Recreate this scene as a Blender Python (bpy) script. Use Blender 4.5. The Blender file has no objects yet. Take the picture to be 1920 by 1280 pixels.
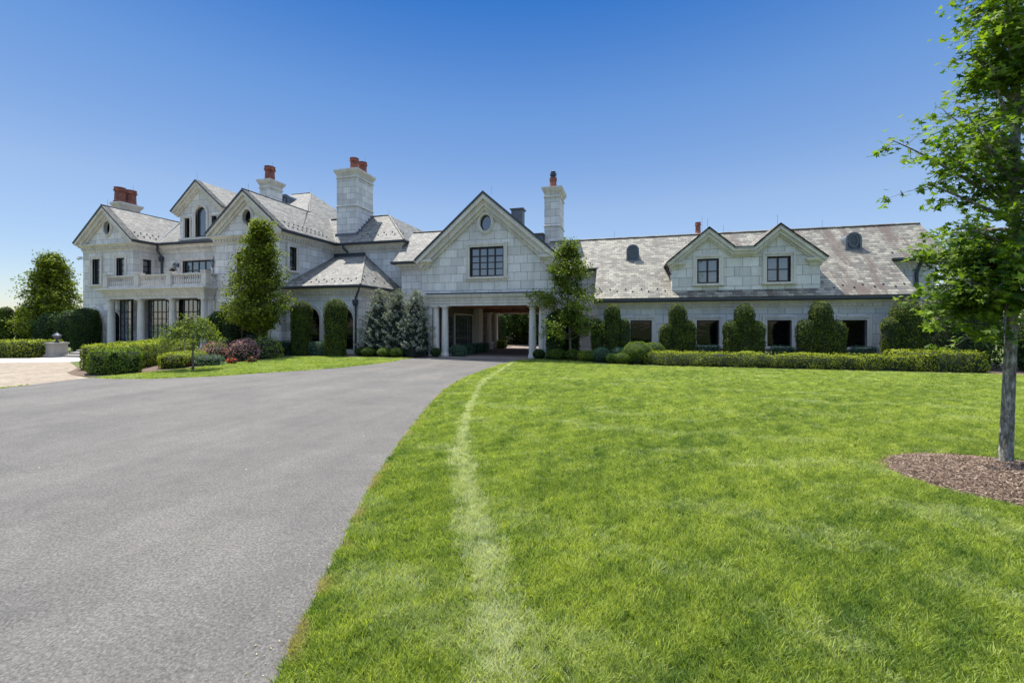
import bpy, bmesh, math, random
import numpy as np
from mathutils import Vector
from mathutils.geometry import tessellate_polygon

random.seed(7)
RNG = np.random.default_rng(7)
SC = bpy.context.scene

# ------------------------------------------------------------------ camera, sky, sun, exposure
YAW = math.radians(15.0)
cam = bpy.data.cameras.new("camera")
cam.sensor_width = 36.0
cam.lens = 36.0 * 800 / 1920
cam.shift_y = -33.0 / 1920
cam.clip_end = 3000
cam.clip_start = 0.05
camo = bpy.data.objects.new("camera", cam)
camo.location = (0, 0, 2.3)
camo.rotation_euler = (math.radians(90), 0, YAW)
SC.collection.objects.link(camo)
SC.camera = camo

SUNV = Vector((-0.32, 0.27, 1.0)).normalized()
w = bpy.data.worlds.new("World")
SC.world = w
w.use_nodes = True
nt = w.node_tree
bg = nt.nodes["Background"]
sky = nt.nodes.new("ShaderNodeTexSky")
sky.sky_type = 'NISHITA'
sky.sun_disc = False
sky.sun_elevation = math.asin(SUNV.z)
sky.sun_rotation = math.atan2(SUNV.x, SUNV.y)
sky.altitude = 0
sky.air_density = 1.0
sky.dust_density = 0.25
sky.ozone_density = 3.0
tc = nt.nodes.new("ShaderNodeTexCoord"); sx = nt.nodes.new("ShaderNodeSeparateXYZ")
nt.links.new(tc.outputs["Generated"], sx.inputs[0])
# the glow round the sun is evened out: most of the sky is looked up at a fixed angle from the sun
ln = nt.nodes.new("ShaderNodeVectorMath"); ln.operation = 'MULTIPLY'; ln.inputs[1].default_value = (1, 1, 0)
nt.links.new(tc.outputs["Generated"], ln.inputs[0])
l2 = nt.nodes.new("ShaderNodeVectorMath"); l2.operation = 'LENGTH'; nt.links.new(ln.outputs[0], l2.inputs[0])
cb = nt.nodes.new("ShaderNodeCombineXYZ")
for k_, f_ in ((0, 0.55), (1, 0.835)):
    mm = nt.nodes.new("ShaderNodeMath"); mm.operation = 'MULTIPLY'; mm.inputs[1].default_value = f_
    nt.links.new(l2.outputs["Value"], mm.inputs[0]); nt.links.new(mm.outputs[0], cb.inputs[k_])
nt.links.new(sx.outputs[2], cb.inputs[2])
vm = nt.nodes.new("ShaderNodeMix"); vm.data_type = 'VECTOR'; vm.inputs[0].default_value = 0.86
nt.links.new(tc.outputs["Generated"], vm.inputs[4]); nt.links.new(cb.outputs[0], vm.inputs[5])
nt.links.new(vm.outputs[1], sky.inputs[0])
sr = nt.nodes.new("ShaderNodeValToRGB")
SKY = [(0.0, (.225, .215, .225)), (0.12, (.235, .225, .235)), (0.25, (.262, .25, .252)), (0.45, (.168, .222, .27)), (0.62, (.045, .145, .25)), (0.72, (.60, .55, .48)), (0.82, (1.9, 1.45, 1.05)), (1.0, (2.9, 2.2, 1.6))]  # zenith stops above the view raised and warmed as added fill on shaded walls
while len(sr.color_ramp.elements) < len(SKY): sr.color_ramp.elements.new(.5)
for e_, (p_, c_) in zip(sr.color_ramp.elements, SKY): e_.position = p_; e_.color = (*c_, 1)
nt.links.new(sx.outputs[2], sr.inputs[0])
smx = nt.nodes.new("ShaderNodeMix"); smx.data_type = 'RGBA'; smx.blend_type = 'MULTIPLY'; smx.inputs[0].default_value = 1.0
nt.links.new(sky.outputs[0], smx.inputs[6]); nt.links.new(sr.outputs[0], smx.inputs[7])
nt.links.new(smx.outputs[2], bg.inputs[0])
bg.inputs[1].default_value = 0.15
sl = bpy.data.lights.new("sun", 'SUN')
sl.energy = 2.05
sl.angle = math.radians(0.55)
sl.color = (1.0, 0.94, 0.84)
so = bpy.data.objects.new("sun", sl)
so.rotation_euler = SUNV.to_track_quat('Z', 'Y').to_euler()
so.location = (-20, 20, 60)
SC.collection.objects.link(so)
SC.view_settings.view_transform = 'Standard'
SC.view_settings.look = 'None'
SC.view_settings.exposure = 2.04
SC.view_settings.gamma = 1.0
SC.cycles.max_bounces = 6
SC.cycles.diffuse_bounces = 4
SC.cycles.glossy_bounces = 3
SC.cycles.transmission_bounces = 4
SC.cycles.transparent_max_bounces = 4

COL = SC.collection


# ------------------------------------------------------------------ helpers
def tag(o, label=None, cat=None, group=None, kind=None):
    if label: o['label'] = label
    if cat: o['category'] = cat
    if group: o['group'] = group
    if kind: o['kind'] = kind
    return o


def thing(name, label, cat, loc, group=None):
    o = bpy.data.objects.new(name, None)
    o.location = loc
    o.empty_display_size = 0.3
    COL.objects.link(o)
    return tag(o, label, cat, group)


ORG = {}


def link(name, me, parent=None, loc=(0, 0, 0)):
    o = bpy.data.objects.new(name, me)
    if parent is not None:
        o.parent = parent
        org = ORG.get(parent.name)
        if org is None:
            org = Vector(parent.location) if parent.parent is None else ORG[parent.parent.name]
        ORG[o.name] = Vector((0, 0, 0)) if False else org
        COL.objects.link(o)
        ORG[o.name] = org
    else:
        o.location = loc
        COL.objects.link(o)
        ORG[o.name] = Vector(loc)
    return o


def org_of(parent):
    if parent is None:
        return Vector((0, 0, 0))
    if parent.name in ORG:
        return ORG[parent.name]
    return Vector(parent.location)


class Pl:
    """a wall plane: point(u, z, depth inward)"""
    def __init__(s, kind, c): s.k, s.c = kind, c
    def __call__(s, u, z, d=0.0):
        k = s.k
        if k == 'y': return (u, s.c + d, z)
        if k == 'x': return (s.c - d, u, z)
        if k == '-x': return (s.c + d, u, z)
        return (u, s.c - d, z)


class MB:
    def __init__(s): s.v, s.f, s.m = [], [], []
    def add(s, vs, fs, mi=0):
        b = len(s.v)
        s.v += [tuple(p) for p in vs]
        s.f += [tuple(i + b for i in f) for f in fs]
        s.m += [mi] * len(fs)
        return s
    def box(s, x0, x1, y0, y1, z0, z1, mi=0):
        vs = [(x, y, z) for z in (z0, z1) for y in (y0, y1) for x in (x0, x1)]
        return s.add(vs, [(0, 2, 3, 1), (4, 5, 7, 6), (0, 1, 5, 4), (2, 6, 7, 3), (0, 4, 6, 2), (1, 3, 7, 5)], mi)
    def pbox(s, pl, u0, u1, z0, z1, d0, d1, mi=0):
        a, b = pl(u0, z0, d0), pl(u1, z1, d1)
        return s.box(min(a[0], b[0]), max(a[0], b[0]), min(a[1], b[1]), max(a[1], b[1]), min(a[2], b[2]), max(a[2], b[2]), mi)
    def ext(s, pl, poly, holes=(), d0=0.0, d1=0.3, mi=0):
        loops = [list(poly)] + [list(h) for h in holes]
        flat = [p for l in loops for p in l]
        tris = tessellate_polygon([[Vector((p[0], p[1], 0)) for p in l] for l in loops])
        n = len(flat)
        vs = [pl(p[0], p[1], d0) for p in flat] + [pl(p[0], p[1], d1) for p in flat]
        fs = [tuple(t) for t in tris] + [tuple(i + n for i in t) for t in tris]
        b = 0
        for l in loops:
            k = len(l)
            for i in range(k):
                j = (i + 1) % k
                fs.append((b + i, b + j, b + j + n, b + i + n))
            b += k
        return s.add(vs, fs, mi)
    def slab(s, pts, t=0.12, mi=0):
        P = [Vector(p) for p in pts]
        n = (P[1] - P[0]).cross(P[2] - P[0]).normalized()
        if n.z < 0: n = -n
        k = len(P)
        vs = P + [p - n * t for p in P]
        fs = [tuple(range(k)), tuple(range(2 * k - 1, k - 1, -1))]
        for i in range(k):
            j = (i + 1) % k
            fs.append((i, j, j + k, i + k))
        return s.add(vs, fs, mi)
    def sweep(s, path, prof, closed=False, mi=0):
        """path: plan points, outward is to the right of travel; prof: closed (out, z) loop"""
        n = len(path)
        rings = []
        for i in range(n):
            p = Vector(path[i])
            ns = []
            if closed or i > 0:
                a = (p - Vector(path[i - 1])).normalized(); ns.append(Vector((a.y, -a.x)))
            if closed or i < n - 1:
                a = (Vector(path[(i + 1) % n]) - p).normalized(); ns.append(Vector((a.y, -a.x)))
            if len(ns) == 2:
                m = (ns[0] + ns[1]); m = m / max(1e-6, m.dot(ns[0]))
            else:
                m = ns[0]
            rings.append([(p.x + m.x * o, p.y + m.y * o, z) for o, z in prof])
        k = len(prof)
        vs = [q for r in rings for q in r]
        fs = []
        for i in range(n if closed else n - 1):
            a, b = i * k, ((i + 1) % n) * k
            for j in range(k):
                jj = (j + 1) % k
                fs.append((a + j, a + jj, b + jj, b + j))
        if not closed:
            fs.append(tuple(range(k))); fs.append(tuple(range((n - 1) * k, n * k)))
        return s.add(vs, fs, mi)
    def lathe(s, x, y, prof, n=16, mi=0, sq=False):
        vs, fs = [], []
        for r, z in prof:
            for i in range(n):
                a = 2 * math.pi * (i + (0.5 if sq else 0)) / n
                vs.append((x + r * math.cos(a), y + r * math.sin(a), z))
        for j in range(len(prof) - 1):
            for i in range(n):
                k = (i + 1) % n
                fs.append((j * n + i, j * n + k, (j + 1) * n + k, (j + 1) * n + i))
        fs.append(tuple(range(n))); fs.append(tuple(range((len(prof) - 1) * n, len(prof) * n)))
        return s.add(vs, fs, mi)
    def tube(s, pts, rad, n=7, mi=0):
        P = [Vector(p) for p in pts]
        vs, fs = [], []
        for i, p in enumerate(P):
            t = (P[min(i + 1, len(P) - 1)] - P[max(i - 1, 0)]).normalized()
            a = t.cross(Vector((0.31, 0.95, 0.02)) if abs(t.y) < 0.9 else Vector((1, 0, 0))).normalized()
            b = t.cross(a)
            r = rad[i] if isinstance(rad, (list, tuple)) else rad
            for k in range(n):
                q = 2 * math.pi * k / n
                vs.append(p + a * (r * math.cos(q)) + b * (r * math.sin(q)))
        for i in range(len(P) - 1):
            for k in range(n):
                kk = (k + 1) % n
                fs.append((i * n + k, i * n + kk, (i + 1) * n + kk, (i + 1) * n + k))
        fs.append(tuple(range(n))); fs.append(tuple(range((len(P) - 1) * n, len(P) * n)))
        return s.add(vs, fs, mi)
    def build(s, name, mats, parent=None, loc=None, label=None, smooth=False):
        org = org_of(parent) if parent is not None else Vector(loc or (0, 0, 0))
        me = bpy.data.meshes.new(name)
        me.from_pydata([(p[0] - org.x, p[1] - org.y, p[2] - org.z) for p in s.v], [], s.f)
        if not isinstance(mats, (list, tuple)): mats = [mats]
        for m in mats: me.materials.append(m)
        me.polygons.foreach_set("material_index", s.m)
        bm = bmesh.new(); bm.from_mesh(me)
        bmesh.ops.recalc_face_normals(bm, faces=bm.faces)
        uv = bm.loops.layers.uv.new("UVMap")
        for f in bm.faces:
            n = f.normal
            if abs(n.z) > 0.98:
                U, V = Vector((1, 0, 0)), Vector((0, 1, 0))
            else:
                U = Vector((-n.y, n.x, 0)).normalized(); V = n.cross(U)
            for l in f.loops:
                p = l.vert.co + org
                l[uv].uv = (p.dot(U), p.dot(V))
            f.smooth = smooth
        bm.to_mesh(me); bm.free()
        o = link(name, me, parent, loc or (0, 0, 0))
        if label: o['label'] = label
        return o


def rect(u0, u1, z0, z1): return [(u0, z0), (u1, z0), (u1, z1), (u0, z1)]
def arch(uc, hw, z0, zs, n=14):
    return [(uc - hw, z0), (uc + hw, z0)] + [(uc + hw * math.cos(math.pi * i / n), zs + hw * math.sin(math.pi * i / n)) for i in range(n + 1)]
def oval(uc, zc, a, b, n=24):
    return [(uc + a * math.cos(2 * math.pi * i / n), zc + b * math.sin(2 * math.pi * i / n)) for i in range(n)]


# ------------------------------------------------------------------ materials
def newmat(name):
    m = bpy.data.materials.new(name); m.use_nodes = True
    t = m.node_tree
    return m, t, t.nodes["Principled BSDF"]
def N(t, k, **kw):
    n = t.nodes.new(k)
    for a, b in kw.items(): setattr(n, a, b)
    return n
def ramp(t, fac, stops):
    r = N(t, "ShaderNodeValToRGB")
    while len(r.color_ramp.elements) < len(stops): r.color_ramp.elements.new(0.5)
    for e, (p, c) in zip(r.color_ramp.elements, stops):
        e.position = p; e.color = (*c, 1)
    t.links.new(fac, r.inputs[0])
    return r.outputs[0]
def noise(t, co, scale, detail=4, rough=0.55):
    n = N(t, "ShaderNodeTexNoise")
    n.inputs["Scale"].default_value = scale; n.inputs["Detail"].default_value = detail
    n.inputs["Roughness"].default_value = rough
    if co is not None: t.links.new(co, n.inputs["Vector"])
    return n.outputs[0]
def mul(t, a, b, fac=1.0, mode='MULTIPLY'):
    m = N(t, "ShaderNodeMix", data_type='RGBA', blend_type=mode)
    if isinstance(fac, float): m.inputs[0].default_value = fac
    else: t.links.new(fac, m.inputs[0])
    for s_, x in ((6, a), (7, b)):
        if isinstance(x, tuple): m.inputs[s_].default_value = (*x, 1)
        else: t.links.new(x, m.inputs[s_])
    return m.outputs[2]
def bump(t, p, h, strength, dist=0.02):
    b = N(t, "ShaderNodeBump")
    b.inputs["Strength"].default_value = strength; b.inputs["Distance"].default_value = dist
    t.links.new(h, b.inputs["Height"]); t.links.new(b.outputs[0], p.inputs["Normal"])
def wpos(t): return N(t, "ShaderNodeNewGeometry").outputs["Position"]


def mat_plain(name, col, rough=0.7, var=0.15, scale=3.0, metallic=0.0, bmp=0.0):
    m, t, p = newmat(name)
    n = noise(t, wpos(t), scale)
    c = ramp(t, n, [(0.3, tuple(x * (1 - var) for x in col)), (0.7, tuple(min(1, x * (1 + var)) for x in col))])
    t.links.new(c, p.inputs["Base Color"])
    p.inputs["Roughness"].default_value = rough; p.inputs["Metallic"].default_value = metallic
    if bmp: bump(t, p, noise(t, wpos(t), scale * 8), bmp)
    return m


def mat_brick(name, c1, c2, mortar, bw, rh, ms, rough=0.85, patch=None, dirt=0.2, bstr=0.5, stain=False, freq=2, off=0.5, rows=False, streak=0.0):
    m, t, p = newmat(name)
    uv = N(t, "ShaderNodeUVMap").outputs[0]
    b = N(t, "ShaderNodeTexBrick", offset=off, offset_frequency=freq)
    b.inputs["Scale"].default_value = 1.0
    b.inputs["Brick Width"].default_value = bw; b.inputs["Row Height"].default_value = rh
    b.inputs["Mortar Size"].default_value = ms; b.inputs["Mortar Smooth"].default_value = 0.3
    b.inputs["Bias"].default_value = 0.0
    b.inputs["Color1"].default_value = (0, 0, 0, 1); b.inputs["Color2"].default_value = (1, 1, 1, 1)
    b.inputs["Mortar"].default_value = (0.5, 0.5, 0.5, 1)
    t.links.new(uv, b.inputs["Vector"])
    stops = [(0.0, c1), (1.0, c2)] if patch is None else [(0.0, c1), (0.55, patch), (1.0, c2)]
    c = ramp(t, b.outputs[0], stops)
    nn = noise(t, wpos(t), 0.9, 5, 0.6)
    d = ramp(t, nn, [(0.3, (1 - dirt,) * 3), (0.65, (1.0,) * 3)])
    c = mul(t, c, d)
    n2 = noise(t, wpos(t), 9.0, 4, 0.6)
    c = mul(t, c, ramp(t, n2, [(0.3, (1 - dirt * 0.8,) * 3), (0.7, (1.06,) * 3)]))
    c = mul(t, c, mortar, b.outputs[1], 'MIX')
    if rows:
        su = N(t, "ShaderNodeSeparateXYZ"); t.links.new(uv, su.inputs[0])
        fl = N(t, "ShaderNodeMath", operation='FLOORED_MODULO'); fl.inputs[1].default_value = rh; t.links.new(su.outputs[1], fl.inputs[0])
        c = mul(t, c, ramp(t, fl.outputs[0], [(0.012, (0.22,) * 3), (0.045, (.88,) * 3), (rh * .9, (1.1,) * 3)]))  # shadow line along each slate course, painted into the colour
    if streak:
        mp_ = N(t, "ShaderNodeMapping"); mp_.inputs["Scale"].default_value = (1.6, 1.6, 0.22); t.links.new(wpos(t), mp_.inputs[0])
        c = mul(t, c, ramp(t, noise(t, mp_.outputs[0], 1.5, 6, .65), [(.36, (1 - streak, 1 - streak, 1 - streak * .9)), (.56, (1, 1, 1))]))
    if stain:
        sep = N(t, "ShaderNodeSeparateXYZ"); t.links.new(wpos(t), sep.inputs[0])
        mp = N(t, "ShaderNodeMapping"); mp.inputs["Scale"].default_value = (1.0, 0.16, 0.16)
        t.links.new(wpos(t), mp.inputs[0])
        sn = noise(t, mp.outputs[0], 1.1, 6, 0.75)
        xr = N(t, "ShaderNodeMapRange"); xr.inputs[1].default_value = -3; xr.inputs[2].default_value = 12
        xr.inputs[3].default_value = -0.035; xr.inputs[4].default_value = 0.09
        t.links.new(sep.outputs[0], xr.inputs[0])
        ad = N(t, "ShaderNodeMath", operation='ADD'); t.links.new(sn, ad.inputs[0]); t.links.new(xr.outputs[0], ad.inputs[1])
        sf = ramp(t, ad.outputs[0], [(0.575, (0, 0, 0)), (0.655, (0.85,) * 3)])
        c = mul(t, c, (0.085, 0.058, 0.042), sf, 'MIX')
    t.links.new(c, p.inputs["Base Color"])
    p.inputs["Roughness"].default_value = rough
    inv = N(t, "ShaderNodeMath", operation='SUBTRACT'); inv.inputs[0].default_value = 1.0
    t.links.new(b.outputs[1], inv.inputs[1])
    a2 = N(t, "ShaderNodeMath", operation='MULTIPLY_ADD'); a2.inputs[1].default_value = 0.35
    t.links.new(n2, a2.inputs[0]); t.links.new(inv.outputs[0], a2.inputs[2])
    a3 = N(t, "ShaderNodeMath", operation='MULTIPLY_ADD'); a3.inputs[1].default_value = 0.6
    t.links.new(b.outputs[0], a3.inputs[0]); t.links.new(a2.outputs[0], a3.inputs[2])
    bump(t, p, a3.outputs[0], bstr, 0.03)
    return m


STONE = mat_brick("stone_blocks", (0.60, 0.575, 0.54), (0.80, 0.77, 0.73), (0.27, 0.25, 0.24), 0.92, 0.58, 0.016, patch=(0.71, 0.68, 0.64), dirt=0.12, streak=.14, bstr=0.3)
TRIM = mat_brick("cast_stone", (0.66, 0.61, 0.545), (0.75, 0.70, 0.635), (0.36, 0.33, 0.30), 1.6, 4.0, 0.012, dirt=0.14, streak=.16, bstr=0.12)
SLATE = mat_brick("slate", (0.105, 0.103, 0.092), (0.25, 0.24, 0.205), (0.05, 0.045, 0.04), 0.34, 0.22, 0.008, rough=0.7, patch=(0.172, 0.168, 0.148), dirt=0.3, bstr=0.5, rows=True)
SLATE_W = mat_brick("slate_weathered", (0.115, 0.108, 0.088), (0.335, 0.31, 0.24), (0.05, 0.045, 0.04), 0.34, 0.24, 0.008, rough=0.7, patch=(0.22, 0.203, 0.157), dirt=0.28, bstr=0.5, stain=True, rows=True)
METAL = mat_plain("dark_metal", (0.055, 0.062, 0.078), 0.45, 0.1, metallic=0.3)
LEAD = mat_plain("grey_sheet_metal", (0.13, 0.145, 0.17), 0.55, 0.15, metallic=0.3)
FRAME = mat_plain("window_frame_paint", (0.010, 0.006, 0.008), 0.4, 0.1)
TERRA = mat_plain("terracotta", (0.22, 0.075, 0.05), 0.8, 0.45, 3.0, bmp=0.2)
WHITE = mat_plain("white_paint", (0.75, 0.75, 0.72), 0.5, 0.05)
WOOD = mat_plain("ceiling_wood", (0.40, 0.14, 0.075), 0.5, 0.3, 2.0)
CONC = mat_plain("pale_paving", (0.34, 0.31, 0.27), 0.85, 0.1, 2.0, bmp=0.1)
BARK = mat_plain("bark", (0.16, 0.14, 0.115), 0.9, 0.4, 9.0, bmp=0.8)
REDB = mat_brick("brick_wall", (0.30, 0.09, 0.06), (0.42, 0.16, 0.10), (0.4, 0.36, 0.32), 0.3, 0.1, 0.01)


def mat_glass(name, base, rough, ior, metal=0.0):
    m, t, p = newmat(name)
    n = noise(t, wpos(t), 1.7, 2)
    t.links.new(ramp(t, n, [(0.35, tuple(x * 0.6 for x in base)), (0.65, base)]), p.inputs["Base Color"])
    p.inputs["Roughness"].default_value = rough
    p.inputs["IOR"].default_value = ior
    p.inputs["Metallic"].default_value = metal
    bump(t, p, noise(t, wpos(t), 2.3, 2), 0.12, 0.05)
    return m
GL_DARK = mat_glass("dark_window_glass", (0.006, 0.006, 0.007), 0.04, 1.42)
GL_SKY = mat_glass("reflective_glass", (0.04, 0.05, 0.06), 0.04, 2.6)
GL_DOOR = mat_glass("door_glass", (0.10, 0.125, 0.15), 0.04, 2.6)


def mat_leaf(name, dark, light, trans=0.35, rough=0.65, spec=0.12):
    m, t, p = newmat(name)
    g = N(t, "ShaderNodeNewGeometry")
    n = noise(t, g.outputs["Position"], 1.6, 3)
    a = N(t, "ShaderNodeMath", operation='MULTIPLY_ADD'); a.inputs[1].default_value = 0.6
    t.links.new(g.outputs["Random Per Island"], a.inputs[0]); t.links.new(n, a.inputs[2])
    c = ramp(t, a.outputs[0], [(0.46, dark), (1.02, light)])
    t.links.new(c, p.inputs["Base Color"])
    p.inputs["Roughness"].default_value = rough
    p.inputs["Specular IOR Level"].default_value = spec
    tr = N(t, "ShaderNodeBsdfTranslucent")
    t.links.new(mul(t, c, (1.5, 1.6, 0.5)), tr.inputs[0])
    mx = N(t, "ShaderNodeMixShader"); mx.inputs[0].default_value = trans
    out = t.nodes["Material Output"]
    t.links.new(p.outputs[0], mx.inputs[1]); t.links.new(tr.outputs[0], mx.inputs[2])
    t.links.new(mx.outputs[0], out.inputs[0])
    return m
L_BOX = mat_leaf("boxwood_leaf", (0.016, 0.042, 0.005), (0.18, 0.26, 0.03), 0.25)
L_HEDGE = mat_leaf("hedge_leaf", (0.018, 0.04, 0.004), (0.36, 0.40, 0.05), 0.3)
L_YEW = mat_leaf("yew_leaf", (0.004, 0.013, 0.002), (0.13, 0.17, 0.018), 0.12)
L_BLUE = mat_leaf("bluish_leaf", (0.035, 0.085, 0.055), (0.12, 0.20, 0.13), 0.2)
L_SPR = mat_leaf("spruce_needles", (0.02, 0.035, 0.028), (0.36, 0.38, 0.30), 0.12)
L_HORN = mat_leaf("hornbeam_leaf", (0.007, 0.018, 0.003), (0.24, 0.29, 0.03), 0.26)
L_LIGHT = mat_leaf("pale_leaf", (0.04, 0.08, 0.012), (0.32, 0.38, 0.08), 0.45)
L_MAPLE = mat_leaf("maple_leaf", (0.025, 0.07, 0.008), (0.19, 0.28, 0.027), 0.45, 0.55, 0.22)
L_DARK = mat_leaf("dark_leaf", (0.006, 0.018, 0.004), (0.06, 0.11, 0.02), 0.2)
L_OPEN = mat_leaf("open_tree_leaf", (0.012, 0.03, 0.005), (0.22, 0.28, 0.045), 0.3)
L_PURP = mat_leaf("purple_leaf", (0.12, 0.045, 0.06), (0.46, 0.25, 0.26), 0.25)
L_RED = mat_leaf("red_petal", (0.65, 0.02, 0.01), (0.9, 0.08, 0.02), 0.2)
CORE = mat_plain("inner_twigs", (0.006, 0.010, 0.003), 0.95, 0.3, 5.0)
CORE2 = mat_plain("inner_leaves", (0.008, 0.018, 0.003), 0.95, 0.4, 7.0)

# ------------------------------------------------------------------ ground
DRIVE_R = [(2.5, -9), (0.2, -4), (-1.35, -0.8), (-1.95, 1.2), (-2.16, 2.25), (-2.38, 2.69), (-2.65, 3.32), (-3.06, 4.29), (-3.66, 5.73), (-4.38, 7.9),
           (-5.36, 10.99), (-6.1, 13.6), (-6.6, 16.2), (-6.86, 19.79), (-6.85, 23.23), (-6.6, 25.9), (-6.3, 27.2)]
ISLAND = [(-14.1, 24.6), (-13.75, 23.5), (-14.05, 21.2), (-14.5, 19.35), (-15.3, 17.9), (-16.2, 16.7), (-17.5, 14.7), (-19.3, 13.35), (-20.8, 12.95), (-22.1, 13.0)]
PAVE_E = [(-22.1, 12.9), (-22.1, 12.2), (-21.56, 9.97), (-21.2, 6.5), (-21.5, 2)]
DRIVE = DRIVE_R + [(-13.3, 27.2), (-13.9, 26.0)] + ISLAND + PAVE_E + [(-23, -9)]


def mat_ground():
    m, t, p = newmat("lawn_soil")
    w_ = wpos(t)
    n1 = noise(t, w_, 0.35, 3); n2 = noise(t, w_, 14, 5, 0.7)
    a = N(t, "ShaderNodeMath", operation='MULTIPLY_ADD'); a.inputs[1].default_value = 0.8
    t.links.new(n2, a.inputs[0]); t.links.new(n1, a.inputs[2])
    c = ramp(t, a.outputs[0], [(0.55, (0.036, 0.052, 0.008)), (1.15, (0.085, 0.112, 0.018))])
    t.links.new(c, p.inputs["Base Color"]); p.inputs["Roughness"].default_value = 0.95
    bump(t, p, n2, 0.8, 0.04)
    return m
mb = MB()
mb.add([(-900, -500, -0.02), (900, -500, -0.02), (900, 1500, -0.02), (-900, 1500, -0.02)], [(0, 1, 2, 3)])
tag(mb.build("ground", mat_ground()), kind="structure")


def sheet(name, poly, z, mat, h=None):
    tr = tessellate_polygon([[Vector((x, y, 0)) for x, y in poly]])
    b = MB(); b.add([(x, y, z) for x, y in poly], [tuple(q) for q in tr])
    return tag(b.build(name, mat), kind="structure")


def mat_asphalt():
    m, t, p = newmat("asphalt")
    w_ = wpos(t)
    v = N(t, "ShaderNodeTexVoronoi"); v.inputs["Scale"].default_value = 95; t.links.new(w_, v.inputs["Vector"])
    n1 = noise(t, w_, 42, 4, 0.8); n2 = noise(t, w_, 0.5, 6, 0.62); n3 = noise(t, w_, 3.0, 5, 0.65)
    c = ramp(t, n1, [(0.34, (0.040, 0.038, 0.036)), (0.52, (0.104, 0.096, 0.085)), (0.70, (0.192, 0.178, 0.157))])
    c = mul(t, c, ramp(t, v.outputs[1], [(0.0, (0.75,) * 3), (1.0, (1.25,) * 3)]), 0.6)
    c = mul(t, c, ramp(t, n2, [(0.32, (0.74, 0.745, 0.76)), (0.62, (1.06, 1.05, 1.03))]))
    mp0 = N(t, 'ShaderNodeMapping'); mp0.inputs['Scale'].default_value = (1, .12, 1); mp0.inputs['Rotation'].default_value = (0, 0, -.35); t.links.new(w_, mp0.inputs[0])
    c = mul(t, c, ramp(t, noise(t, mp0.outputs[0], .9, 5, .6), [(0.35, (.88,) * 3), (0.6, (1.04,) * 3)]))
    c = mul(t, c, ramp(t, n3, [(0.3, (0.86,) * 3), (0.6, (1.04,) * 3)]))
    # sparse light chips
    v2 = N(t, "ShaderNodeTexVoronoi"); v2.inputs["Scale"].default_value = 1.6; t.links.new(w_, v2.inputs["Vector"])
    chip = ramp(t, v2.outputs[0], [(0.022, (1,) * 3), (0.026, (0,) * 3)])
    c = mul(t, c, (0.40, 0.36, 0.30), chip, 'MIX')
    # hairline cracks
    mp = N(t, "ShaderNodeMapping"); mp.inputs["Scale"].default_value = (0.5, 0.16, 1); mp.inputs["Rotation"].default_value = (0, 0, 0.5)
    t.links.new(w_, mp.inputs[0])
    v3 = N(t, "ShaderNodeTexVoronoi", feature='DISTANCE_TO_EDGE'); v3.inputs["Scale"].default_value = 0.9
    nd = N(t, "ShaderNodeMix", data_type='RGBA', blend_type='ADD'); nd.inputs[0].default_value = 0.25
    nz = N(t, "ShaderNodeTexNoise"); nz.inputs["Scale"].default_value = 2.5; t.links.new(w_, nz.inputs["Vector"])
    t.links.new(mp.outputs[0], nd.inputs[6]); t.links.new(nz.outputs[1], nd.inputs[7]); t.links.new(nd.outputs[2], v3.inputs["Vector"])
    ck = ramp(t, v3.outputs[0], [(0.0, (0.5,) * 3), (0.008, (1,) * 3)])
    c = mul(t, c, ck, ramp(t, n3, [(0.45, (0,) * 3), (0.6, (0.6,) * 3)]))
    t.links.new(c, p.inputs["Base Color"]); p.inputs["Roughness"].default_value = 0.82
    bump(t, p, n1, 0.6, 0.006)
    return m
sheet("driveway", DRIVE, -0.004, mat_asphalt())
PAV = mat_brick("pavers", (0.23, 0.18, 0.125), (0.34, 0.28, 0.20), (0.13, 0.10, 0.07), 0.3, 0.15, 0.01, dirt=0.25, bstr=0.3)
sheet("paver_court", [(-22.1, 12.9), (-22.1, 12.2), (-21.56, 9.97), (-21.2, 6.5), (-21.5, 2), (-60, 2), (-60, 9.5), (-35.7, 16.5), (-32.5, 18.0), (-27.6, 15.6), (-25.5, 14.0), (-24.0, 13.4)], -0.006, PAV)
sheet("walkway", [(-35.7, 16.5), (-60, 9.5), (-60, 13.0), (-42.0, 18.3), (-38.8, 19.35), (-38.0, 20.6), (-31.5, 22.2), (-32.5, 18.0)], -0.003, CONC)
PAV2 = mat_brick("carriage_pavers", (0.20, 0.15, 0.12), (0.28, 0.22, 0.18), (0.16, 0.12, 0.10), 0.3, 0.15, 0.01, dirt=0.2, bstr=0.3)
sheet("carriage_floor", [(-13.3, 27.2), (-6.3, 27.2), (-5.4, 28.2), (-5.4, 47), (-1, 52), (-12.2, 52), (-12.2, 40), (-13.6, 39), (-13.6, 28.2)], -0.002, PAV2)
MULCH = mat_plain("mulch", (0.12, 0.08, 0.055), 0.95, 0.45, 16.0, bmp=1.0)
BEDS = [
    [(-22.2, 13.1), (-25.6, 13.7), (-28.3, 15.8), (-33, 22.5), (-33, 27.4), (-14.2, 27.9), (-14.2, 26.6), (-14.9, 25.6), (-19.4, 25.6), (-24.2, 25.3), (-25.2, 22.0), (-23.6, 18.6), (-21.9, 17.9), (-21.9, 15.2), (-21.8, 13.7)],
    [(-14.2, 27.9), (-14.2, 26.6), (-13.7, 26.3), (-12.6, 26.5), (-11.6, 27.1), (-11.6, 30), (-13.2, 30)],
    [(-6.1, 27.3), (-4.0, 27.1), (-2.4, 26.1), (-1.4, 25.1), (0.4, 24.6), (2.0, 24.4), (17.5, 24.4), (19.5, 25.0), (20.5, 27), (20.5, 31), (-5.4, 31), (-5.4, 28.2)],
]
for b in BEDS: sheet("mulch_bed", b, -0.008, MULCH)


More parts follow.
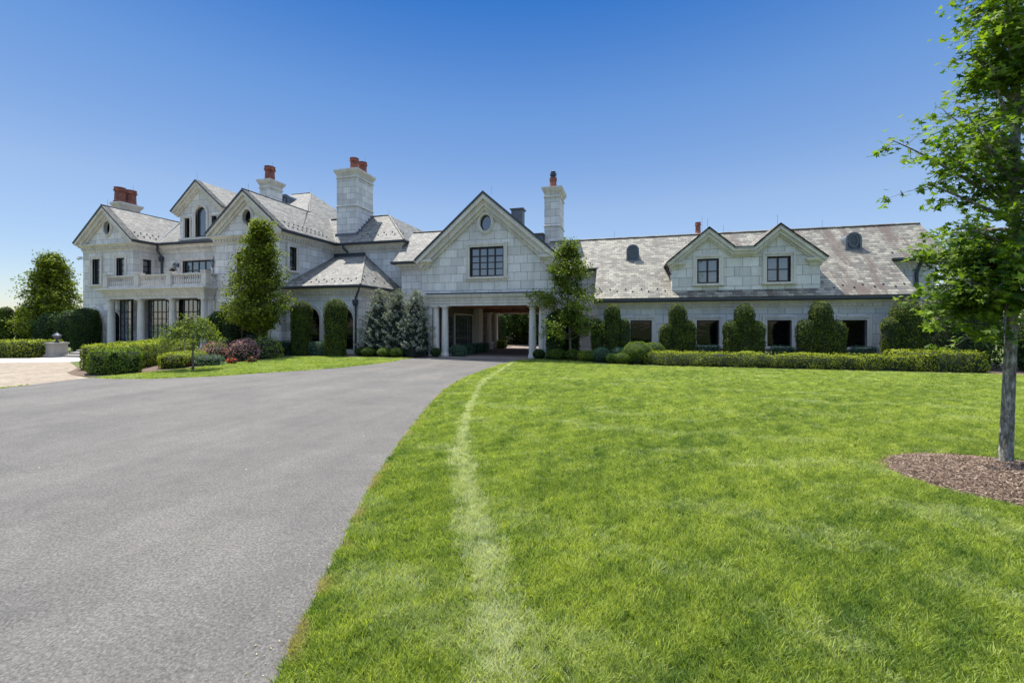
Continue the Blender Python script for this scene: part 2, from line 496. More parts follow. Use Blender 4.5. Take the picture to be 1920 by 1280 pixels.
def in_poly(P, poly):
    x, y = P[:, 0], P[:, 1]
    r = np.zeros(len(P), bool)
    n = len(poly)
    for i in range(n):
        x0, y0 = poly[i]; x1, y1 = poly[(i + 1) % n]
        c = ((y0 > y) != (y1 > y))
        with np.errstate(divide='ignore', invalid='ignore'):
            xi = (x1 - x0) * (y - y0) / (y1 - y0 + 1e-12) + x0
        r ^= c & (x < xi)
    return r
def poly_dist(P, line):
    d = np.full(len(P), 1e9)
    for i in range(len(line) - 1):
        a = np.array(line[i]); b = np.array(line[i + 1]); ab = b - a
        t_ = np.clip(((P - a) @ ab) / (ab @ ab), 0, 1)
        d = np.minimum(d, np.linalg.norm(P - (a + t_[:, None] * ab), axis=1))
    return d
def snoise(P, scale, seed=0, octs=3):
    r = np.random.default_rng(seed)
    out = np.zeros(len(P)); amp = 1.0; tot = 0
    for o in range(octs):
        for k in range(5):
            kv = r.normal(size=P.shape[1]); kv *= scale * (2 ** o) * (0.6 + 0.8 * r.random()) / np.linalg.norm(kv)
            out += amp * np.sin(P @ kv * 2 * math.pi + r.random() * 6.28) / 3.0
        tot += amp; amp *= 0.55
    return out / tot
# ------------------------------------------------------------------ the mansion
M = thing("mansion", "long grey stone mansion with slate roofs, gables, tall chimneys and a drive-through carriage arch", "mansion", (-14, 32, 0))
FR = lambda c: Pl('y', c)
SX = lambda c: Pl('x', c)


def inset(poly, d):
    n = len(poly); out = []
    area = sum(poly[i][0] * poly[(i + 1) % n][1] - poly[(i + 1) % n][0] * poly[i][1] for i in range(n))
    sg = 1 if area > 0 else -1
    for i in range(n):
        p0, p1, p2 = Vector(poly[i - 1]), Vector(poly[i]), Vector(poly[(i + 1) % n])
        a = (p1 - p0).normalized(); b = (p2 - p1).normalized()
        na, nb = Vector((-a.y, a.x)) * sg, Vector((-b.y, b.x)) * sg
        m = na + nb; m = m / max(0.3, m.dot(na))
        out.append(tuple(p1 + m * d))
    return out


def window(pl, shape, cols, rows, sur=0.28, sill=True, fw=0.12, dep=0.2, glass=None, transom=0, heavy=0, label=None, name="window", proj=0.07, msize=0.045):
    f = MB()
    inn = inset(shape, fw)
    f.ext(pl, shape, [inn], dep - 0.06, dep + 0.06)
    u0, u1 = min(p[0] for p in inn), max(p[0] for p in inn)
    z0, z1 = min(p[1] for p in inn), max(p[1] for p in inn)
    zt = z1 - transom if transom else z1
    def span_z(u):   # vertical extent inside the shape at u
        zs = []
        n = len(inn)
        for i in range(n):
            (a, b), (c, d) = inn[i], inn[(i + 1) % n]
            if (a - u) * (c - u) <= 0 and abs(a - c) > 1e-6: zs.append(b + (d - b) * (u - a) / (c - a))
        return (min(zs), max(zs)) if len(zs) > 1 else (z0, z1)
    for i in range(1, cols):
        u = u0 + (u1 - u0) * i / cols
        h = 0.055 if (heavy and i % heavy == 0) else msize * 0.7
        a, b = span_z(u)
        f.pbox(pl, u - h, u + h, a, b, dep - 0.035, dep + 0.03)
    if transom:
        f.pbox(pl, u0, u1, zt - 0.04, zt + 0.04, dep - 0.045, dep + 0.04)
    for j in range(1, rows):
        z = z0 + (zt - z0) * j / rows
        f.pbox(pl, u0, u1, z - msize * 0.7, z + msize * 0.7, dep - 0.03, dep + 0.025)
    wo = f.build(name, FRAME, M, label=label)
    g = MB(); g.ext(pl, inset(shape, fw * 0.5), [], dep + 0.0, dep + 0.012)
    g.build("pane", glass or GL_DARK, wo)
    if sur:
        s = MB()
        outer = inset(shape, -sur)
        if len(shape) == 4 or sill:   # no band below the sill
            zb = min(p[1] for p in shape)
            if len(shape) != 24: outer = [(p[0], max(p[1], zb)) for p in outer]
            sh = [(p[0], p[1] - 0.004 if len(shape) != 24 else p[1]) for p in shape]
        if len(shape) == 24:
            s.ext(pl, outer, [shape], -proj, 0.1)
            s.ext(pl, inset(shape, -sur * 0.45), [inset(shape, -0.03)], -proj - 0.04, -proj + 0.002)
        else:
            # open U shape around the opening
            zb = min(p[1] for p in shape)
            def U(a, b, d0, d1):
                oa = [p for p in inset(shape, -a)]; ob = [p for p in inset(shape, -b)] if b else list(shape)
                oa = [(p[0], max(p[1], zb)) for p in oa]; ob = [(p[0], max(p[1], zb)) for p in ob]
                k = len(oa)
                # vertices 0 (left bottom), 1 (right bottom), then up and over
                path_o = oa[1:] + [oa[0]]; path_i = ob[1:] + [ob[0]]
                s.ext(pl, path_o + path_i[::-1], [], d0, d1)
            U(sur, 0, -proj, 0.12)
            U(sur, sur * 0.55, -proj - 0.04, -proj + 0.002)
        s.build("surround", TRIM, wo)
        if sill and len(shape) != 24:
            s = MB(); zb = min(p[1] for p in shape)
            us = [p[0] for p in shape]
            s.pbox(pl, min(us) - sur - 0.06, max(us) + sur + 0.06, zb - 0.14, zb - 0.002, -proj - 0.1, 0.25)
            s.build("sill", TRIM, wo)
    return wo


def wall(name, pl, poly, holes=(), t=0.4, mat=None, label=None):
    b = MB(); b.ext(pl, poly, holes, 0, t)
    return b.build(name, mat or STONE, M, label=label)


def roof(pieces, mat=None, t=0.14, label=None):
    b = MB()
    for p in pieces: b.slab(p, t)
    return b.build("roof", mat or SLATE, M, label=label)


def cap_strip(parent, pts, r=0.07, mat=None, name="ridge_cap"):
    b = MB(); b.tube(pts, r, 6); return b.build(name, mat or LEAD, parent)


CORN = [(0, -0.62), (0.03, -0.62), (0.03, -0.46), (0.10, -0.44), (0.10, -0.26), (0.16, -0.24), (0.24, -0.12), (0.36, -0.05), (0.36, 0.02), (0, 0.02)]
def cornice(path, z, label=None, dent=True, name="cornice", prof=CORN):
    b = MB(); b.sweep(path, [(o, z + h) for o, h in prof])
    if dent:
        for i in range(len(path) - 1):
            a, c = Vector(path[i]), Vector(path[i + 1]); L = (c - a).length; d = (c - a) / L; nrm = Vector((d.y, -d.x))
            k = int(L / 0.30)
            for j in range(k):
                m = a + d * ((j + 0.5) * L / k)
                e0 = m - d * 0.08 + nrm * 0.09; e1 = m + d * 0.08 + nrm * 0.19
                b.box(min(e0.x, e1.x), max(e0.x, e1.x), min(e0.y, e1.y), max(e0.y, e1.y), z - 0.42, z - 0.27)
    return b.build(name, TRIM, M, label=label)
GUT = [(0.34, 0.03), (0.50, 0.03), (0.56, 0.10), (0.56, 0.22), (0.34, 0.22)]
def gutter(path, z):
    b = MB(); b.sweep(path, [(o, z + h) for o, h in GUT]); return b.build("gutter", METAL, M)


def band(pl, outline, w_out, w_in, d0, d1, mb, mi=0):
    """outline: open polyline of the rake; band between offsets w_out and w_in (downwards-perpendicular)"""
    def off(w_):
        res = []
        n = len(outline)
        for i in range(n):
            ns = []
            if i > 0:
                a = (Vector(outline[i]) - Vector(outline[i - 1])).normalized(); ns.append(Vector((a.y, -a.x)))
            if i < n - 1:
                a = (Vector(outline[i + 1]) - Vector(outline[i])).normalized(); ns.append(Vector((a.y, -a.x)))
            m = ns[0] if len(ns) == 1 else (ns[0] + ns[1]) / (ns[0] + ns[1]).dot(ns[0])
            res.append(tuple(Vector(outline[i]) + m * w_))
        return res
    a, b = off(w_out), off(w_in)
    mb.ext(pl, a + b[::-1], [], d0, d1, mi)


def rake(pl, outline, s=1.0, proj=0.45, label=None, name="rake_cornice"):
    b = MB()
    band(pl, outline, 0.10 * s, 0.34 * s, -proj, 0.1, b)
    band(pl, outline, 0.34 * s, 0.62 * s, -proj * 0.62, 0.1, b)
    band(pl, outline, 0.62 * s, 0.80 * s, -proj * 0.3, 0.1, b)
    o = b.build(name, TRIM, M, label=label)
    b = MB(); band(pl, outline, 0.0, 0.10 * s, -proj - 0.06, 0.1, b)
    b.build("verge_trim", METAL, M)
    return o


EZ = 9.42           # eaves of the two-storey block
m1 = 0.87
# --- two storey block walls
def g_poly(x0, x1, z0, ze, zs):   # pediment wall polygon
    xm = (x0 + x1) / 2
    return [(x0, z0), (x1, z0), (x1, ze), (xm, ze + zs), (x0, ze)]
w1 = rect(-46.85, -45.85, 5.85, 8.15); w2 = rect(-43.85, -42.85, 5.85, 8.15)
a1 = arch(-44.05, 0.62, 0.5, 2.75)
a0 = arch(-46.5, 0.85, 0.5, 2.75)
wall("wall", FR(27.6), g_poly(-48.1, -41.86, 0, EZ, 2.95), [w1, w2, a1, a0, oval(-44.98, 10.9, 0.42, 0.62)], label="left gable front wall")
window(FR(27.6), w1, 1, 3, glass=GL_SKY, transom=0.5)
window(FR(27.6), w2, 1, 3, glass=GL_SKY, transom=0.5)
window(FR(27.6), a1, 2, 4, sill=False); window(FR(27.6), a0, 2, 4, sill=False)
window(FR(27.6), oval(-44.98, 10.9, 0.42, 0.62), 1, 1, sur=0.2, fw=0.05, dep=0.28, name="oval_window")
s1 = rect(28.35, 29.05, 5.85, 8.1)
wall("wall", SX(-41.86), rect(28.0, 29.7, 0, EZ), [s1])
window(SX(-41.86), s1, 1, 3, glass=GL_SKY, transom=0.5, sur=0.24)
an = arch(-40.15, 0.42, 6.0, 7.0)
tr = rect(-38.9, -35.6, 5.45, 8.0)
wall("wall", FR(29.7), rect(-41.86, -32.7, 0, EZ), [an, tr], label="recessed wall over the balcony")
window(FR(29.7), an, 1, 1, sill=False, sur=0.22)
window(FR(29.7), tr, 4, 2, glass=GL_SKY, transom=0.75, heavy=1, name="balcony_door")
ga = arch(-29.4, 2.0, 0.4, 2.4); g2w = rect(-30.4, -28.4, 5.9, 8.1)
wall("wall", FR(27.6), g_poly(-32.72, -26.1, 0, EZ, 2.95), [ga, g2w, oval(-29.4, 10.85, 0.42, 0.62)], label="second gable front wall")
window(FR(27.6), ga, 4, 4, sill=False, glass=GL_DARK); window(FR(27.6), g2w, 3, 3, glass=GL_SKY, transom=0.5)
window(FR(27.6), oval(-29.4, 10.85, 0.42, 0.62), 1, 1, sur=0.2, fw=0.05, dep=0.28, name="oval_window")
s2 = rect(28.4, 29.15, 6.6, 8.5)
wall("wall", SX(-26.1), rect(28.0, 34.0, 0, EZ), [s2], label="side wall of the second gable")
window(SX(-26.1), s2, 1, 2, glass=GL_SKY, transom=0.45)
wall("wall", FR(34.0), rect(-26.1, -19.25, 0, EZ), label="wall above the arcade pavilion")
wall("wall", SX(-19.25), rect(34.4, 44, 0, EZ))
wall("wall", Pl('-x', -48.1), rect(28.0, 44, 0, EZ))
wall("wall", Pl('-x', -32.72), rect(28.0, 29.7, 0, EZ))
PATH = [(-48.1, 44), (-48.1, 27.6), (-41.86, 27.6), (-41.86, 29.7), (-32.72, 29.7), (-32.72, 27.6), (-26.1, 27.6), (-26.1, 34.0), (-19.25, 34.0), (-19.25, 44)]
cornice(PATH, EZ)
gutter([(-48.1, 44), (-48.1, 27.2)], EZ)
gutter([(-41.86, 27.2), (-41.86, 29.7), (-32.72, 29.7), (-32.72, 27.2)], EZ)
gutter([(-26.1, 27.2), (-26.1, 34.0), (-19.25, 34.0), (-19.25, 44)], EZ)
RZ = EZ + 0.24      # roof edge height
o_ = 0.55
def gab(xm, hw, y0, slope=m1): return RZ + slope * hw
# gable roofs
xg1, hw1 = -44.98, 3.12 + o_
zr1 = RZ + m1 * hw1
roof([[(xg1 - hw1, 27.1, RZ), (xg1, 27.1, zr1), (xg1, 40, zr1), (xg1 - hw1, 40, RZ)],
      [(xg1 + hw1, 27.1, RZ), (xg1 + hw1, 29.2, RZ), (xg1, 34.05, zr1), (xg1, 27.1, zr1)]], label="left gable roof")
rake(FR(27.6), [(xg1 - hw1, RZ), (xg1, zr1), (xg1 + hw1, RZ)])
xg2, hw2 = -29.41, 3.31 + o_
zr2 = RZ + m1 * hw2
rg2 = roof([[(xg2 - hw2, 27.1, RZ), (xg2, 27.1, zr2), (xg2, 35, zr2), (xg2 - hw2, 29.2, RZ)]], label="left slope of the second gable roof")
rake(FR(27.6), [(xg2 - hw2, RZ), (xg2, zr2), (xg2 + hw2, RZ)])
XE = xg2 + hw2      # -25.55
# tall hipped roof: shares its right slope with the second gable
AP = (-33.7, 39.8, RZ + m1 * 8.15)
rmain = roof([[(XE, 27.1, RZ), (XE, 51.5, RZ), AP, (xg2, 34.6, zr2), (xg2, 27.1, zr2)],
      [(-41.31, 29.15, RZ), (-38.0, 29.15, RZ), (-38.0, 34.15, zr1), (-44.98, 34.15, zr1)],
      [(-38.0, 29.15, RZ), (XE, 29.15, RZ), (xg2, 34.4, zr2), AP, (-36.2, 39.8, AP[2]), (-38.0, 34.2, RZ + 3.3)],
      [(-38.5, 34.2, RZ + 3.3), (-36.2, 39.8, AP[2]), (-40, 48, RZ)],
      [(-44.98, 34.2, zr1), (-38.5, 34.2, zr1), (-38.5, 40, RZ), (-44.98, 40, RZ)]], label="tall hipped main roof")
cap_strip(rmain, [(-36.2, 39.8, AP[2] + .02), (AP[0], AP[1], AP[2] + .02), (xg2 - .02, 34.6, zr2 + .03)], 0.06, SLATE)
cap_strip(rmain, [(xg2, 27.1, zr2 + 0.02), (xg2, 34.5, zr2 + 0.02)], 0.05)
cap_strip(rmain, [(xg1, 27.1, zr1 + 0.02), (xg1, 34, zr1 + 0.02), (-38.5, 34.2, zr1 + .02)], 0.07)
cap_strip(rmain, [(xg1 + hw1, 29.2, RZ + 0.02), (xg1, 34.05, zr1 + 0.02)], 0.05)
# back wing roof
bx = -18.7
AB = (bx - 3.7, 33.45 + 3.7, RZ + m1 * 3.7)
rb = roof([[(XE + .05, 33.45, RZ), (bx, 33.45, RZ), AB, (XE - 4, 37.45, AB[2] + 0.2), (XE - 2.5, 36, RZ + m1 * 2.5)],
      [(bx, 33.45, RZ), (bx, 46, RZ), (AB[0], 44, AB[2]), AB],
      [(-32, 37.2, AB[2] - .02), (AB[0], 37.2, AB[2] - .02), (AB[0], 44, RZ), (-32, 44, RZ)]], label="hipped roof behind the tall chimney")
cap_strip(rb, [(-29, AB[1], AB[2] + .03), (AB[0], AB[1], AB[2] + .02), (bx, 33.45, RZ + .02)], 0.07, SLATE_W)
cap_strip(rb, [(XE, 33.45, RZ + .02), (XE - 4, 37.45, AB[2] + .03)], 0.07, SLATE_W)
# --- attic dormer with arched window
dw = arch(-36.6, 0.62, 10.05, 12.1)
dl = rect(-38.45, -37.85, 10.05, 11.8); dr = rect(-35.35, -34.75, 10.05, 11.8)
D = MB(); D.ext(FR(29.55), [(-39.05, 9.7), (-34.15, 9.7), (-34.15, 12.4), (-36.6, 14.5), (-39.05, 12.4)], [dw, dl, dr], 0, 0.4)
dorm = D.build("dormer", STONE, M, label="tall dormer with an arched window over the balcony")
for P_ in (Pl('-x', -39.05), SX(-34.15)): D = MB(); D.pbox(P_, 29.95, 34, 9.7, 12.6, 0, 0.3); D.build("dormer_cheek", STONE, dorm)
_w = window(FR(29.55), dw, 1, 1, glass=GL_SKY, sill=False, sur=0.24, label="arched attic window")
window(FR(29.55), dl, 1, 1, sur=0.14, sill=False); window(FR(29.55), dr, 1, 1, sur=0.14, sill=False)
D = MB(); D.pbox(FR(29.55), -39.1, -34.1, 9.82, 10.0, -0.12, 0.3); D.build("sill", TRIM, dorm)
D = MB(); D.pbox(FR(29.55), -39.3, -33.9, 9.45, 9.80, -0.06, 0.3); D.build("lead_apron", METAL, dorm)
dz, dzt = 12.45, 15.05
D = MB()
D.slab([(-39.7, 29.1, dz), (-36.75, 29.1, dzt), (-36.75, 38.6, dzt), (-39.7, 33.6, dz)]); D.slab([(-33.7, 29.1, dz), (-36.75, 29.1, dzt), (-36.75, 38.6, dzt), (-33.7, 35, dz)])
D.build("dormer_roof", SLATE, dorm)
rake(FR(29.55), [(-39.7, dz), (-36.75, dzt), (-33.7, dz)], 0.8, 0.4)


# --- chimneys
def chimney(x0, x1, y0, y1, z0, z1, pots, label, ph=1.25, pr=0.4, courses=(0.72, 3.1)):
    b = MB(); b.box(x0, x1, y0, y1, z0, z1 - 0.03)
    pth = [(x0, y0), (x1, y0), (x1, y1), (x0, y1)]
    c = b.build("chimney", STONE, M, label=label)
    b = MB()
    b.sweep(pth, [(-0.3, z1 - .55), (0.02, z1 - 0.55), (0.05, z1 - 0.40), (0.12, z1 - 0.34), (0.22, z1 - 0.12), (0.22, z1), (-0.3, z1)], True)
    b.build("chimney_cap", TRIM, c)
    for d in courses:
        if z1 - d - 0.3 > z0 + 0.4:
            b = MB(); b.sweep(pth, [(-0.1, z1 - d - .1), (0.06, z1 - d - .1), (0.08, z1 - d - 0.02), (0.03, z1 - d + .05), (-0.1, z1 - d + .05)], True); b.build("string_course", TRIM, c)
    for (px, py) in pots:
        b = MB()
        b.lathe(px, py, [(pr * 1.1, z1 - .01), (pr * 1.1, z1 + 0.12), (pr * 0.95, z1 + 0.18), (pr * 0.86, z1 + ph * 0.72), (pr * 1.08, z1 + ph * 0.75), (pr * 1.08, z1 + ph * 0.83), (pr * .95, z1 + ph * 0.86), (pr * 1.02, z1 + ph), (pr * 0.7, z1 + ph), (pr * 0.6, z1 + ph * 0.6)], 8, sq=True)
        b.build("chimney_pot", TERRA, c)
    b = MB(); px, py = pots[-1]
    b.tube([(px + .3, py, z1), (px + .3, py, z1 + ph + 0.5)], 0.007, 4); b.build("lightning_rod", METAL, c)
    return c
chimney(-47.6, -46.7, 29.7, 31.4, 10.5, 13.95, [(-47.15, 29.95), (-47.15, 30.9)], "left chimney with two clay pots behind the left gable", 1.45, 0.46)
chimney(-33.9, -32.7, 33.2, 34.7, 11, 16.05, [(-33.3, 33.8)], "middle chimney with one clay pot", 1.4, 0.5)
c3 = chimney(-26.35, -24.2, 34.55, 37.2, 9.9, 16.75, [(-24.9, 35.2), (-24.75, 36.3)], "broad tall chimney with two clay pots between the roofs", 1.2, 0.42, courses=(0.72, 3.4))
b = MB(); b.box(-26.45, -24.1, 34.45, 34.56, 10.0, 10.75)
for i in range(7): b.box(-24.22, -24.1, 34.46 + i * 0.38, 34.46 + (i + 1) * 0.38 + .002, 10.1, 10.85 + i * 0.33)
b.build("flashing", LEAD, c3)
c4 = chimney(-6.45, -5.2, 34.3, 36.6, 8.0, 13.4, [(-5.85, 35.0)], "slim chimney right of the carriage arch gable", 0.95, 0.3)
b = MB(); b.lathe(-5.85, 35.0, [(0.2, 14.3), (0.2, 14.5), (0.26, 14.52), (0.26, 14.72), (0.16, 14.78), (0.22, 14.86), (0.05, 14.95)], 10); b.build("metal_cowl", METAL, c4)
chimney(4.95, 5.75, 36.2, 37.2, 7.0, 9.35, [(5.5, 36.6)], "small clay pot chimney behind the right wing ridge", 1.0, 0.22, courses=())

# --- balcony over the entrance
PB = [(-43.95, 29.0), (-43.95, 26.7), (-32.75, 26.7), (-32.75, 27.58)]
b = MB()
b.sweep(PB, [(-1.2, 4.42), (0, 4.42), (0, 4.62), (0.05, 4.66), (0.12, 4.9), (0.28, 5.12), (0.38, 5.2), (0.38, 5.32), (-1.2, 5.32)])
b.box(-43.9, -32.8, 27.8, 29.68, 4.9, 5.3)
ent = b.build("entablature", TRIM, M, label="stone entablature under the balcony")
PR_ = [(-43.55, 27.55), (-43.55, 26.95), (-32.6, 26.6), (-32.6, 27.58)]
PR_ = [(-43.55, 27.55), (-43.55, 26.75), (-32.6, 26.75), (-32.6, 27.58)]
bal = MB(); bal.sweep(PR_, [(-0.14, 5.322), (0.14, 5.322), (0.14, 5.52), (-0.14, 5.52)])
bal.sweep(PR_, [(-0.12, 6.28), (0.12, 6.28), (0.15, 6.34), (0.15, 6.42), (-0.15, 6.42), (-0.15, 6.34)])
balo = bal.build("balustrade", TRIM, M, label="stone balustrade of the balcony")
posts = [-43.55, -39.9, -36.3, -32.62]
for px in posts:
    b = MB(); b.box(px - .24, px + .24, 26.51, 26.99, 5.324, 6.5); b.box(px - .29, px + .29, 26.46, 27.04, 6.5, 6.6); b.box(px - .27, px + .27, 26.48, 27.02, 5.526, 5.62)
    b.build("balustrade_post", TRIM, balo)
bp = [(0.085, 5.52), (0.085, 5.58), (0.05, 5.61), (0.09, 5.72), (0.095, 5.8), (0.05, 6.0), (0.04, 6.12), (0.075, 6.18), (0.08, 6.28)]
spots = []
for i in range(3):
    a_, c_ = posts[i] + .3, posts[i + 1] - .3
    spots += [(a_ + (c_ - a_) * (k + .5) / 13, 26.75) for k in range(13)]
spots += [(-32.6, 27.12), (-32.6, 27.3), (-32.6, 27.48)]
b = MB(); b.lathe(0, 0, bp, 8); b0 = None
for (x, y) in spots:
    if b0 is None:
        b.v = [(p[0] + x, p[1] + y, p[2]) for p in b.v]
        b0 = b.build("baluster", TRIM, balo, smooth=True); x0_, y0_ = x, y
    else:
        c = b0.copy(); COL.objects.link(c); c.parent = balo; c.location = (x - x0_, y - y0_, 0)


def column(x, y, z0, z1, r, base=True, sq=False):
    b = MB()
    h = z1 - z0
    pr = [(r * 1.25, z0), (r * 1.25, z0 + .14)] if base else [(r, z0)]
    if base: pr += [(r * 1.12, z0 + .16), (r * 1.14, z0 + .24), (r, z0 + 0.27)]
    pr += [(r, z0 + h * 0.3), (r * 0.98, z0 + h * 0.301), (r * 0.995, z0 + h * 0.306), (r * 0.96, z0 + h * 0.6), (r * 0.94, z0 + h * 0.601), (r * 0.955, z0 + h * 0.606), (r * 0.88, z1 - .26), (r * 0.97, z1 - .25), (r * 0.97, z1 - .21), (r * 0.9, z1 - .2), (r * 1.1, z1 - .11)]
    b.lathe(x, y, pr, 24)
    b.box(x - r * 1.18, x + r * 1.18, y - r * 1.18, y + r * 1.18, z1 - .11, z1)
    o = b.build("column", TRIM, M)
    return o
for x in (-43.5, -40.0, -36.45, -33.05): column(x, 26.98, 0.3, 4.42, 0.27)
column(-32.9, 27.28, 0.3, 4.42, 0.26)
# terrace and glazed entrance screens
b = MB(); b.box(-44.4, -32.3, 26.3, 29.68, 0, 0.3); b.box(-44.2, -36.0, 25.9, 26.3, 0, 0.15); b.build("terrace_steps", TRIM, M)
def screen(pl, u0, u1, z0, z1, cols, rows, trans, label=None):
    return window(pl, rect(u0, u1, z0, z1), cols, rows, sur=0, sill=False, fw=0.07, dep=0.05, glass=GL_DOOR, transom=trans, name="glazed_screen", msize=0.04, label=label)
screen(FR(27.4), -43.15, -41.75, 0.3, 4.4, 3, 5, 1.0)
screen(FR(28.2), -40.95, -37.35, 0.3, 4.4, 7, 5, 1.0)
screen(SX(-37.35), 28.3, 29.65, 0.3, 4.4, 2, 4, 1.0)
screen(FR(28.2), -36.9, -32.9, 0.3, 4.4, 8, 5, 1.0)

# --- arcade pavilion with hipped roof
pa1, pa2 = arch(-23.85, 1.0, 0.35, 2.6), arch(-20.85, 0.98, 0.35, 2.6)
wall("wall", FR(28.0), rect(-26.1, -19.46, 0, 5.0), [pa1, pa2], label="arcade pavilion front wall")
wall("wall", SX(-19.46), rect(28.4, 34.0, 0, 5.0))
window(FR(28.0), pa1, 2, 4, sill=False, sur=0.3); window(FR(28.0), pa2, 2, 4, sill=False, sur=0.3)
cornice([(-26.1, 28.0), (-19.46, 28.0), (-19.46, 34.0)], 4.98)
gutter([(-26.1, 28.0), (-19.46, 28.0), (-19.46, 34.0)], 4.98)
ax = (-22.9, 34.0, 8.55)
rp = roof([[(-26.1, 27.5, 5.22), (-18.96, 27.5, 5.22), ax, (-26.1, 34.0, 8.55)], [(-18.96, 27.5, 5.22), (-18.96, 34.0, 5.22), ax]], label="hipped pavilion roof")
cap_strip(rp, [(-18.96, 27.5, 5.24), (ax[0], ax[1], ax[2] + .03)], 0.07, SLATE_W)
b = MB(); b.box(-26.1, -22.9, 33.8, 33.995, 8.45, 8.75); b.build("flashing", METAL, rp)

# --- link between the block and the carriage arch
wall("wall", FR(32.5), rect(-18.4, -14.2, 0, 7.3))
cornice([(-18.4, 34.0), (-18.4, 32.5), (-14.25, 32.5)], 7.28)
gutter([(-18.6, 34.0), (-18.6, 32.5), (-14.25, 32.5)], 7.28)
rl = roof([[(-18.95, 32.0, 7.5), (-13, 32.0, 7.5), (-10, 35.6, 10.65), (-18.95, 35.6, 10.65)], [(-18.95, 35.6, 10.65), (-10, 35.6, 10.65), (-13, 40, 6.8), (-18.95, 40, 6.8)]], label="link roof beside the carriage arch gable")
cap_strip(rl, [(-18.95, 35.6, 10.68), (-10, 35.6, 10.68)], 0.07, SLATE_W)

# --- carriage arch (porte cochere) gable
XL, XR = -14.22, -4.62
CX, CZ = -9.42, 11.35
cw = rect(-10.55, -8.08, 5.55, 7.62)
pcs = 0.87
wpoly = [(XL, 0), (-13.45, 0), (-13.45, 3.6), (-5.4, 3.6), (-5.4, 0), (XR, 0), (XR, 6.95), (CX, 6.95 + 4.8 * pcs), (XL, 6.95)]
wall("wall", FR(28.0), wpoly, [cw, oval(-9.38, 9.26, 0.40, 0.56)], label="big central gable wall over the carriage arch")
window(FR(28.0), cw, 4, 3, glass=GL_SKY, transom=0.5, heavy=1, sur=0.26, label="large twelve pane window over the carriage arch")
window(FR(28.0), oval(-9.38, 9.26, 0.40, 0.56), 1, 1, sur=0.2, fw=0.06, dep=0.2, glass=GL_SKY, name="oval_window")
xe0, xe1 = -14.6, -4.24
ze = CZ - (CX - xe0) * pcs
rake(FR(28.0), [(xe0, ze), (CX, CZ), (xe1, ze)], 1.15, 0.5, label="deep stone rake of the central gable")
for x0, x1 in ((xe0 + .02, -13.75), (-5.1, xe1 - .02)):   # eaves returns
    b = MB(); left = x0 < -10
    pr = [(0, 6.2), (0.12, 6.25), (0.16, 6.45), (0.3, 6.6), (0.42, 6.7), (0.42, 6.86), (0, 6.86)]
    pth = [(XL, 29.5), (XL, 28.0), (-13.7, 28.0), (-13.7, 28.3)] if left else [(-5.14, 28.3), (-5.14, 28.0), (XR, 28.0), (XR, 29.5)]
    b.sweep(pth, pr); b.build("eaves_return", TRIM, M)
rpc = roof([[(xe0, 27.45, ze), (CX, 27.45, CZ), (CX, 40.5, CZ), (xe0, 40.5, ze)], [(xe1, 27.45, ze), (CX, 27.45, CZ), (CX, 40.5, CZ), (xe1, 40.5, ze)]], label="roof of the central gable")
wall("wall", Pl('-x', XL), rect(28.4, 40, 0, 6.95)); wall("wall", SX(XR), rect(28.4, 40, 0, 6.95), [rect(29.0, 33.2, 0.001, 3.4), rect(34.6, 38.8, 0.001, 3.4)])
wall("wall", Pl('y+', 40.0), [(XL, 0), (-12.3, 0), (-12.3, 3.25), (-4.9, 3.25), (-4.9, 0), (XR, 0), (XR, 6.95), (CX, 11.1), (XL, 6.95)])
PE = [(-13.84, 28.02), (-13.84, 28.0), (-5.0, 28.0), (-5.0, 28.02)]
b = MB(); b.sweep([(-13.6, 28.3), (-13.6, 28.0), (-5.24, 28.0), (-5.24, 28.3)], [(0, 3.56), (0.10, 3.56), (0.10, 3.72), (0.07, 3.725), (0.07, 3.745), (0.14, 3.75), (0.14, 3.91), (0.11, 3.915), (0.11, 3.935), (0.18, 3.94), (0.19, 4.08), (0.15, 4.085), (0.15, 4.105), (0.24, 4.11), (0.30, 4.22), (0.33, 4.28), (0.33, 4.36), (0, 4.40)])
b.build("entablature", TRIM, M, label="stone entablature over the carriage arch")
b = MB(); b.box(-13.8, -5.0, 27.62, 28.0, 4.401, 4.44); b.build("flashing", METAL, M)
for x in (-13.2, -12.5, -6.12, -5.45): column(x, 28.2, 0, 3.6, 0.25)
# interior of the carriage arch
b = MB(); b.box(-14.0, -4.7, 28.5, 39.5, 3.78, 3.9); ceil = b.build("ceiling", WOOD, M, label="reddish timber ceiling of the carriage arch")
for i in range(7):
    b = MB(); x = -12.6 + i * 1.2; b.box(x, x + .16, 28.6, 37.6, 3.62, 3.779); b.build("ceiling_beam", WOOD, ceil)
b = MB(); b.box(-13.0, -4.7, 37.7, 38.3, 3.35, 3.779); b.build("brick_lintel", REDB, ceil)
wall("wall", SX(-12.95), rect(28.7, 37.2, 0, 3.78), [rect(29.2, 30.6, 0.5, 2.9), rect(31.0, 34.9, 0.5, 3.0)], t=0.25, mat=mat_plain("dark_plaster", (0.16, 0.12, 0.10), 0.9, 0.15), label="inner wall of the carriage arch")  # plaster in one dark brown tone
window(SX(-12.95), rect(29.2, 30.6, 0.5, 2.9), 3, 6, glass=GL_DOOR, sur=0, sill=False, dep=0.05, fw=0.08)
window(SX(-12.95), rect(31.0, 34.9, 0.5, 3.0), 7, 4, glass=GL_DOOR, sur=0.12, sill=False, dep=0.05, fw=0.08)
b = MB(); b.box(-13.3, -12.4, 35.2, 36.2, 0, 3.62); b.build("pier", TRIM, M)
for x, y in ((-12.3, 37.6), (-12.2, 39.4), (-5.2, 39.4), (-4.9, 37.6)): column(x, y, 0, 3.35, 0.24)
